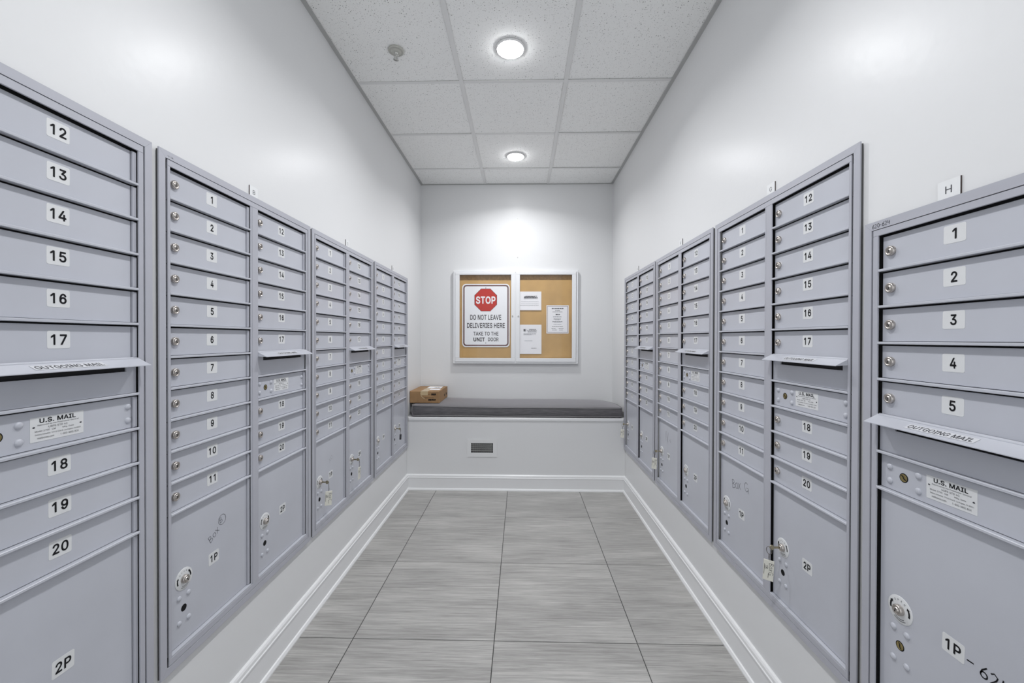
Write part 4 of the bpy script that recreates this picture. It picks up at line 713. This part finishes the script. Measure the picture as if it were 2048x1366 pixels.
def hood_parts(parent, w, zb):
    """sloping hood over the outgoing mail slot; zb is where it leaves the panel"""
    y0, t, out, dn = DOORREC - 0.004, 0.0018, 0.030, 0.020
    prof = [(y0, 0), (-out, -dn), (-out, -dn - t), (y0, -t * 1.2)]
    mb = MB().add([(0, a, b) for a, b in prof] + [(w, a, b) for a, b in prof], [(3, 2, 1, 0), (4, 5, 6, 7), (0, 1, 5, 4), (1, 2, 6, 5), (2, 3, 7, 6), (3, 0, 4, 7)])
    for x in (0.0, w - 0.0015):
        tri = [(y0, -0.002), (-out * 0.95, -dn - 0.001), (y0, -0.019)]
        mb.add([(x, a, b) for a, b in tri] + [(x + 0.0015, a, b) for a, b in tri], [(2, 1, 0), (3, 4, 5), (0, 1, 4, 3), (1, 2, 5, 4), (2, 0, 3, 5)])
    hd = obj('slot_hood', recalc(mb.mesh('slot_hood', 'metal')), parent, (0, 0, zb))
    # sticker lies on the slope
    L = math.hypot(out + y0, dn); ang = math.atan2(dn, out + y0)
    s = MB().box(0.097, 0.236, -0.0003, 0, 0.009, 0.0265).text('OUTGOING MAIL', 0.101, 0.232, 0.0115, 0.0235, -0.0006, 1, 0.006)
    me = s.mesh('hood_sticker', ['sticker_clear', 'print_grey'])
    st = obj('hood_sticker', me, hd, (0, -out, -dn + 0.0004), (-(math.pi / 2 - ang), 0, 0))
    return hd

def handwriting(parent, strokes, w, y, mat, label=None):
    mb = MB()
    for st in strokes: mb.ribbon(st, w, y)
    me = mb.mesh('handwriting', mat)
    return obj('handwriting', me, parent, label=label)

def bank(key, label, side, yedge, top, bottom, cols, width):
    """cols: list of lists of row contents, from the top; ('d', n) door, 'out', 'us', ('p', text) parcel"""
    X = XL if side == 'L' else XR
    root = thing('mailbox_bank', label, 'mailboxes', (X, yedge, bottom), math.pi / 2 if side == 'L' else -math.pi / 2, 'mailbox banks')
    H = top - bottom
    r0 = 0.039 if len(cols) == 2 else 0.037
    zt = lambda drop: H - drop
    xin = width - 0.0368 + 0.0003                      # right edge of the openings
    bot = H - 0.0395                                   # drop of the bottom of the openings
    # outer trim, four mitred strips
    tw, ti = 0.0205, 0.0042
    def strip(a, b, c, d):
        P = [a, b, c, d]
        return MB().add([(p[0], 0, p[1]) for p in P] + [(p[0], ti - 0.0002, p[1]) for p in P], [(0, 1, 2, 3), (7, 6, 5, 4)] + [(4 + i, 4 + (i+1) % 4, (i+1) % 4, i) for i in range(4)]).mesh('trim_strip', 'metal_trim')
    e = 0.0002
    obj('trim_strip', strip((0, H), (tw, H - tw), (width - tw, H - tw), (width, H)), root)
    obj('trim_strip', strip((0, 0), (width, 0), (width - tw, tw), (tw, tw)), root)
    obj('trim_strip', strip((0, e), (tw - e, tw + e), (tw - e, H - tw - e), (0, H - e)), root)
    obj('trim_strip', strip((width, e), (width, H - e), (width - tw + e, H - tw - e), (width - tw + e, tw + e)), root)
    gap_ring = MB(); q0, q1 = 0.0035, 0.0110
    for a_, b_, c_, d_ in ((q0, width - q0, H - q1, H - q0), (q0, width - q0, q0, q1), (q0, q1, q1, H - q1), (width - q1, width - q0, q1, H - q1)): gap_ring.box(a_, b_, ti - 0.0001, WO - 0.0002, c_, d_)
    obj('trim_gap_shade', gap_ring.mesh('trim_gap_shade', 'gap_shade'), root)  # added dark ring standing in for the shadow gap between trim and wall
    # inner frame
    yf0, yf1 = 0.0012, 0.020
    gl, gr = (0.0065, 0.0012) if side == 'L' else (0.0012, 0.0065)
    xi0, xi1 = tw + gl + 0.0015, width - tw - gr - 0.0015
    F = lambda a, b, c, d, y=yf0: MB().cbox(a, b, y, 0.0048, c, d, 0.0008).mesh('frame_bar', 'metal_trim')
    obj('frame_bar', F(xi0, xi1, zt(r0), H - tw - 0.0010), root)
    obj('frame_bar', F(xi0, xi1, tw + 0.0010, zt(bot)), root)
    obj('frame_bar', F(xi0, COL[0], zt(bot), zt(r0)), root)
    obj('frame_bar', F(xin, xi1, zt(bot), zt(r0)), root)
    xcol = [COL[0]]
    if len(cols) == 2:
        a, b = COL[0] + OPW, COL[1]
        obj('divider', F(a + 0.008, b, zt(bot), zt(r0)), root)
        obj('divider', F(a, a + 0.0072, zt(bot), zt(r0), yf0 + 0.0006), root)
        xcol.append(b)
    obj('cabinet_body', MB().box(0.020, width - 0.020, yf1 + 0.001, 0.11, 0.020, H - 0.020).mesh('cabinet_body', 'dark'), root, label='dark inside of the cabinet showing in the gaps')
    parts = {}
    for ci, rows in enumerate(cols):
        x0 = xcol[ci]; drop = r0
        for it in rows:
            rest = bot - drop
            rh = PITCH_ROW if it[0] != 'p' else rest
            ztop, zbot = zt(drop), zt(drop + rh)
            # shelf edge under the compartment
            obj('shelf_edge', MB().cbox(0, OPW, 0.0008 if it[0] != 'p' else 0.0022, 0.0152, 0, LIPH, 0.0010).mesh('shelf_edge', 'metal') if ('lip', it[0] == 'p') not in parts else parts[('lip', it[0] == 'p')], root, (x0, 0, zbot))
            dh = rh - LIPH - 0.0010 - 0.0038
            zd = zbot + LIPH + 0.0010
            if it[0] == 'd':
                d = obj('mailbox_door', door_mesh(OPW, dh), root, (x0, DOORREC, zd))
                obj('hinge', hinge_mesh(dh), d, (OPW, 0, 0))
                obj('cam_lock', LOCK, d, (0.0245, 0, ztop - 0.0415 - zd), (0, rnd.uniform(-.25, .25), 0))
                obj('number_label', label_mesh(it[1]), d, (0.1665 + rnd.uniform(-.0008, .0008), 0, ztop - 0.0365 - zd + rnd.uniform(-.0008, .0008)), (0, rnd.uniform(-.012, .012), 0))
                parts[it[1]] = d
            elif it[0] == 'out':
                sx0, sx1, sz0, sz1 = 0.041, 0.311, ztop - 0.0275, ztop - 0.006
                mb = MB(); yy0, yy1 = DOORREC - 0.004, DOORREC
                for a, b, c, dd in ((0.0012, OPW - 0.0012, zbot + LIPH + 0.0008, sz0), (0.0012, OPW - 0.0012, sz1, ztop - 0.0002), (0.0012, sx0, sz0, sz1), (sx1, OPW - 0.0012, sz0, sz1)): mb.box(a, b, yy0, yy1, c - zbot, dd - zbot)
                d = obj('outgoing_panel', mb.mesh('outgoing_panel', 'metal'), root, (x0, 0, zbot))
                obj('slot_recess', MB().box(sx0, sx1, yy1 + 0.001, yy1 + 0.002, sz0 - zbot, sz1 - zbot).mesh('slot_recess', 'dark'), d)
                hood_parts(d, OPW, ztop - zbot + 0.008)
            elif it[0] == 'us':
                d = obj('master_door', door_mesh(OPW, dh), root, (x0, DOORREC, zd))
                obj('hinge', hinge_mesh(dh), d, (OPW, 0, 0))
                for a, b in ((0.025, 0.0280), (0.025, 0.0612), (0.0955, 0.0275), (0.0955, 0.0615), (0.318, 0.0275), (0.318, 0.0615)): obj('rivet', RIVET, d, (a, 0, ztop - b - zd))
                obj('key_cylinder', CYL, d, (0.0605, 0, ztop - 0.0440 - zd), (0, 0.5, 0))
                obj('approval_label', USMAIL, d, (0.1140, 0, ztop - 0.0675 - zd), (0, rnd.uniform(-.015, .015), 0))
            else:
                d = obj('parcel_door', door_mesh(OPW, dh), root, (x0, DOORREC, zd))
                obj('hinge', hinge_mesh(dh), d, (OPW, 0, 0))
                zc = (ztop + zbot) / 2 - 0.007 - zd if len(cols) == 2 else H - 0.9264 - zd
                bxw = 0.0545
                obj('lock_bezel', BEZEL, d, (bxw, 0, zc), (0, rnd.uniform(-.2, .2), 0))
                obj('parcel_lock', PLOCK, d, (bxw, 0, zc), (0, rnd.uniform(-.4, .4), 0))
                for a in (-0.0168, 0.0168):
                    for b in (-0.0495, -0.1220): obj('rivet', RIVET, d, (bxw + a, 0, zc + b))
                obj('key_cylinder' if key == 'H' else 'key_hole', CYL if key == 'H' else HOLE, d, (bxw, 0, zc - 0.085), (0, 0.9, 0))
                obj('number_label', label_mesh(it[1]), d, (0.1715, 0, zc), (0, rnd.uniform(-.03, .03), 0))
                parts[it[1]] = d; parts[it[1] + 'lock'] = (x0 + bxw, DOORREC - 0.0125, zc + zd); parts[it[1] + 'z'] = zd
            drop += rh
    return root, parts
def full():
    return [[('d', str(i)) for i in range(1, 12)] + [('p', '1P')],
            [('d', str(i)) for i in range(12, 18)] + [('out', ''), ('us', '')] + [('d', str(i)) for i in range(18, 21)] + [('p', '2P')]]
BK = {}
TXT = {'A': 'grey mailbox bank nearest the camera on the left wall, doors 12 to 20 showing',
       'B': 'grey mailbox bank under the B plate with BOX B handwritten on parcel door',
       'C': 'grey mailbox bank under the C plate with two tagged keys hanging from it',
       'D': 'farthest grey mailbox bank on the left wall, next to the cardboard parcel',
       'E': 'farthest grey mailbox bank on the right wall, at the right end of the cushion',
       'F': 'grey mailbox bank under the F plate, second from the far end',
       'G': 'grey mailbox bank under the G plate with Box G handwritten on parcel door',
       'H': 'shorter single-column grey mailbox bank under the H plate nearest the camera'}
for k, y in BANKS_L.items(): BK[k] = bank(k, TXT[k], 'L', y, T_L, B_L, full(), UW)
for k in 'EFG': BK[k] = bank(k, TXT[k], 'R', BANKS_R[k], T_R, B_R, full(), UW)
BK['H'] = bank('H', TXT['H'], 'R', BANKS_R['H'], T_H, B_R, [[('d', str(i)) for i in range(1, 6)] + [('out', ''), ('us', ''), ('p', '1P')]], HW)

# ------------------------------------------------------------------ handwriting on the doors
def circ(cx_, cz_, r, a0=0, a1=360, sx=1.0, n=14):
    return [(cx_ + sx * r * math.cos(math.radians(a0 + (a1 - a0) * i / n)), cz_ + r * math.sin(math.radians(a0 + (a1 - a0) * i / n))) for i in range(n + 1)]
def place(strokes, x, z, k, rot=0):
    c, s_ = math.cos(rot), math.sin(rot)
    return [[(x + k * (a * c - b * s_), z + k * (a * s_ + b * c)) for a, b in st] for st in strokes]
LB = [[(0, 0), (0.05, 1)], [(0.05, 1), (0.45, .95), (.5, .7), (.1, .52)], [(.1, .52), (.55, .42), (.55, .1), (0, 0)]]
LO = [circ(0.3, 0.35, 0.33, sx=.8)]
LX = [[(0, 0), (.6, .75)], [(0.05, .75), (.55, 0)]]
LG = [circ(0.35, 0.5, 0.48, 40, 330, .75), [(.35, .42), (.75, .42), (.7, -.15)]]
LC = [circ(0.35, 0.5, 0.46, 50, 310, .7)]
L6 = [[(.5, 1), (.15, .6), (.05, .25)], circ(.3, .25, .26)]
L2S = [[(0, .8), (.25, 1), (.5, .8), (.4, .5), (0, 0), (.6, .02)]]
L0S = [circ(.3, .5, .48, sx=.55)]
L4 = [[(.1, 1), (0, .45), (.6, .45)], [(.5, .9), (.45, -.05)]]
def shift(st, dx, dz=0): return [[(a + dx, b + dz) for a, b in q] for q in st]
def dz_local(bk, door): return bk[1][door + 'z']
b = BK['B']; z0 = dz_local(b, '1P') + B_L
w_ = place(LB + shift(LO, .75) + shift(LX, 1.45), 0.196 - COL[0], 0.650 - z0, 0.022, math.radians(32))
w_ += place(LB, 0.238 - COL[0], 0.694 - z0, 0.018, math.radians(20)) + [circ(0.2455 - COL[0], 0.704 - z0, 0.0165)]
handwriting(b[1]['1P'], w_, 0.0013, -0.0003, 'marker', 'BOX and a circled B written in pen')
b = BK['G']; z0 = dz_local(b, '1P') + B_R
w_ = place(LB + shift(LO, .7) + shift(LX, 1.3), 0.140 - COL[0], 0.680 - z0, 0.034, math.radians(12)) + place(LG, 0.232 - COL[0], 0.700 - z0, 0.036, math.radians(5))
handwriting(b[1]['1P'], w_, 0.0017, -0.0003, 'marker', 'Box G written in pen')
b = BK['F']; z0 = dz_local(b, '1P') + B_R
w_ = [[(0.115, .735 - z0), (0.125, .68 - z0), (0.140, .72 - z0), (0.150, .68 - z0), (0.165, .74 - z0)], [(0.13, .74 - z0), (0.16, .672 - z0)], [(0.185, .70 - z0), (0.20, .685 - z0), (0.205, .71 - z0)]]
handwriting(b[1]['1P'], w_, 0.0018, -0.0003, 'marker', 'pen scribble')
b = BK['C']; z0 = dz_local(b, '1P') + B_L
handwriting(b[1]['1P'], place(LX + shift(LO, .7), 0.16, 0.66 - z0, 0.03, 0.5), 0.0016, -0.0003, 'marker_faint', 'faint rubbed-out pen marks')
b = BK['H']; z0 = dz_local(b, '1P') + B_R
w_ = place([[(0, .5), (.55, .55)]] + shift(L6, 1.05) + shift(L2S, 1.85) + shift(L4, 2.65), 0.234 - COL[0], 0.654 - z0, 0.0225, math.radians(-2))
handwriting(b[1]['1P'], w_, 0.0026, -0.0003, 'print', 'dash and number 624 written in black marker')
w_ = place(shift(L6, 0) + shift(L2S, .75) + shift(L0S, 1.5) + [[(2.2, .45), (2.6, .5)]] + shift(L6, 2.85) + shift(L2S, 3.6) + shift(L4, 4.35), 0.0225, T_H - B_R - 0.0165, 0.0098, 0.02)
mbx = MB()
for st in w_: mbx.ribbon(st, 0.0011, -0.0003)
obj('handwriting', mbx.mesh('handwriting', 'print'), b[0], label='620-624 written in black marker on the trim')
b = BK['B']
mbx = MB()
for st in ([[(0.0265, UH - 0.0135), (0.0285, UH - 0.0115), (0.0295, UH - 0.0150), (0.0325, UH - 0.0125)], [(0.0345, UH - 0.0138), (0.0365, UH - 0.0134)], [(0.0395, UH - 0.0110), (0.0400, UH - 0.0160), (0.0430, UH - 0.0115), (0.0445, UH - 0.0165)], [(0.0400, UH - 0.0140), (0.0450, UH - 0.0128)]]): mbx.ribbon(st, 0.0009, -0.0003)
obj('handwriting', mbx.mesh('handwriting', 'marker'), b[0], label='small pen scribble on the trim')

# ------------------------------------------------------------------ letter plates above the banks
def plate(letter, side, y, z, label):
    X = WL if side == 'L' else WR
    r = thing('letter_plate', label, 'plate', (X, y, z), math.pi / 2 if side == 'L' else -math.pi / 2, 'letter plates above the mailboxes')
    obj('plate_body', MB().box(-0.0225, 0.0225, -0.0032, -0.0002, 0, 0.040).mesh('plate_body', 'bronze'), r)
    obj('plate_face', MB().box(-0.0223, 0.0223, -0.0038, -0.0032, 0.0002, 0.0398).text(letter, -0.0065, 0.0065, 0.012, 0.0275, -0.0041, 1, -0.005).mesh('plate_face', ['plate', 'print_grey']), r)
plate('B', 'L', BANKS_L['B'] + 0.402, T_L, 'small white plate lettered B above a left mailbox bank')
plate('C', 'L', BANKS_L['C'] + 0.407, T_L, 'small white plate lettered C on the left wall')
plate('D', 'L', BANKS_L['D'] + 0.412, T_L, 'small plate above the farthest left mailbox bank')
plate('E', 'R', BANKS_R['E'] - 0.36, T_R, 'small plate above the farthest right mailbox bank')
plate('F', 'R', BANKS_R['F'] - 0.392, T_R, 'small white plate lettered F on the right wall')
plate('G', 'R', BANKS_R['G'] - 0.397, T_R, 'small white plate lettered G above a right mailbox bank')
plate('H', 'R', BANKS_R['H'] - 0.1965, T_H, 'small white plate lettered H at the right edge of view')

# ------------------------------------------------------------------ keys left in parcel locks
def key_set(bk, door, side, label, dark=False, turn=0.0, drop=0.0, last=None):
    root_, parts = BK[bk]
    lx, ly, lz = parts[door + 'lock']
    rz = math.pi / 2 if side == 'L' else -math.pi / 2
    mw = Matrix.Translation(root_.location) @ Matrix.Rotation(rz, 4, 'Z')
    p = mw @ Vector((lx, ly, lz))
    k = thing('key_set', label, 'keys', p, rz, 'keys hanging in the parcel locks')
    sg_ = -1 if side == 'L' else 1         # towards the camera along the wall
    # key: blade goes into the lock, flat bow outside
    mb = MB().box(-0.0009, 0.0009, -0.016, 0.0015, -0.0035, 0.0035)
    n = 16; ring = [(0, -0.025 + 0.0080 * math.cos(2*math.pi*i/n), 0.0085 * math.sin(2*math.pi*i/n)) for i in range(n)]
    mb.add([(-0.001, a[1], a[2]) for a in ring] + [(0.001, a[1], a[2]) for a in ring], [tuple(range(n)), tuple(reversed(range(n, 2*n)))] + [(i, (i+1) % n, n + (i+1) % n, n + i) for i in range(n)])
    obj('key', recalc(mb.mesh('key', 'key_metal')), k)
    cy_, cz_ = -0.034, -0.010
    obj('key_ring', MB().tube([(0.0115 * math.sin(t) * 0.75, cy_ + 0.004 * math.sin(t), cz_ + 0.0125 * math.cos(t)) for t in [2*math.pi*i/18 for i in range(18)]], 0.0011, 6, closed=True).mesh('key_ring', 'old_steel'), k)
    zt_ = cz_ - 0.012
    nl = 3 if not drop else 4
    for i in range(nl):
        zz = zt_ - 0.0035 - i * 0.0068
        a = (i % 2) * math.pi / 2
        obj('chain_link', MB().tube([(0.0022 * math.cos(t) * math.cos(a), cy_ + 0.0022 * math.cos(t) * math.sin(a), zz + 0.0045 * math.sin(t)) for t in [2*math.pi*j/10 for j in range(10)]], 0.0007, 5, closed=True).mesh('chain_link', 'old_steel'), k)
    zt_ -= 0.0068 * nl + 0.001
    tw_, th_ = (0.0075, 0.042) if dark else (0.0155, 0.070)
    mb = MB().cbox(-tw_, tw_, -0.0014, 0.0014, -th_, 0, 0.001)
    tg = obj('key_tag', mb.mesh('key_tag', 'tag_dark' if dark else 'tag'), k, (0, cy_, zt_), (0, 0.05, sg_ * math.radians(58) + turn))
    if not dark:
        st = place(LB + shift(LO, .75) + shift(LX, 1.45) + shift(last or LC, 2.3), 0.001, -0.010, 0.013, -math.pi / 2) + place(L2S + shift(LB, .8), -0.011, -0.018, 0.009, -math.pi / 2) + [[(-0.0125, -0.014), (-0.0125, -0.05)], [(0.0, -0.045), (0.0, -0.06)]]
        mb = MB()
        for q_ in st: mb.ribbon(q_, 0.0011, -0.0017)
        obj('tag_writing', mb.mesh('tag_writing', 'marker'), tg)
key_set('C', '1P', 'L', 'key with cream paper tag in lower left parcel lock under the C plate')
key_set('C', '2P', 'L', 'key with cream tag in right-hand parcel lock under the C plate', turn=1.0)
key_set('D', '2P', 'L', 'key with dark tag in the farthest left mailbox bank', dark=True)
key_set('E', '1P', 'R', 'key with pale tag in the farthest right mailbox bank')
key_set('F', '1P', 'R', 'key with pale tag in the parcel lock under the F plate')
key_set('G', '2P', 'R', 'key with cream tag on a ring in parcel door 2P under the G plate', last=LG)
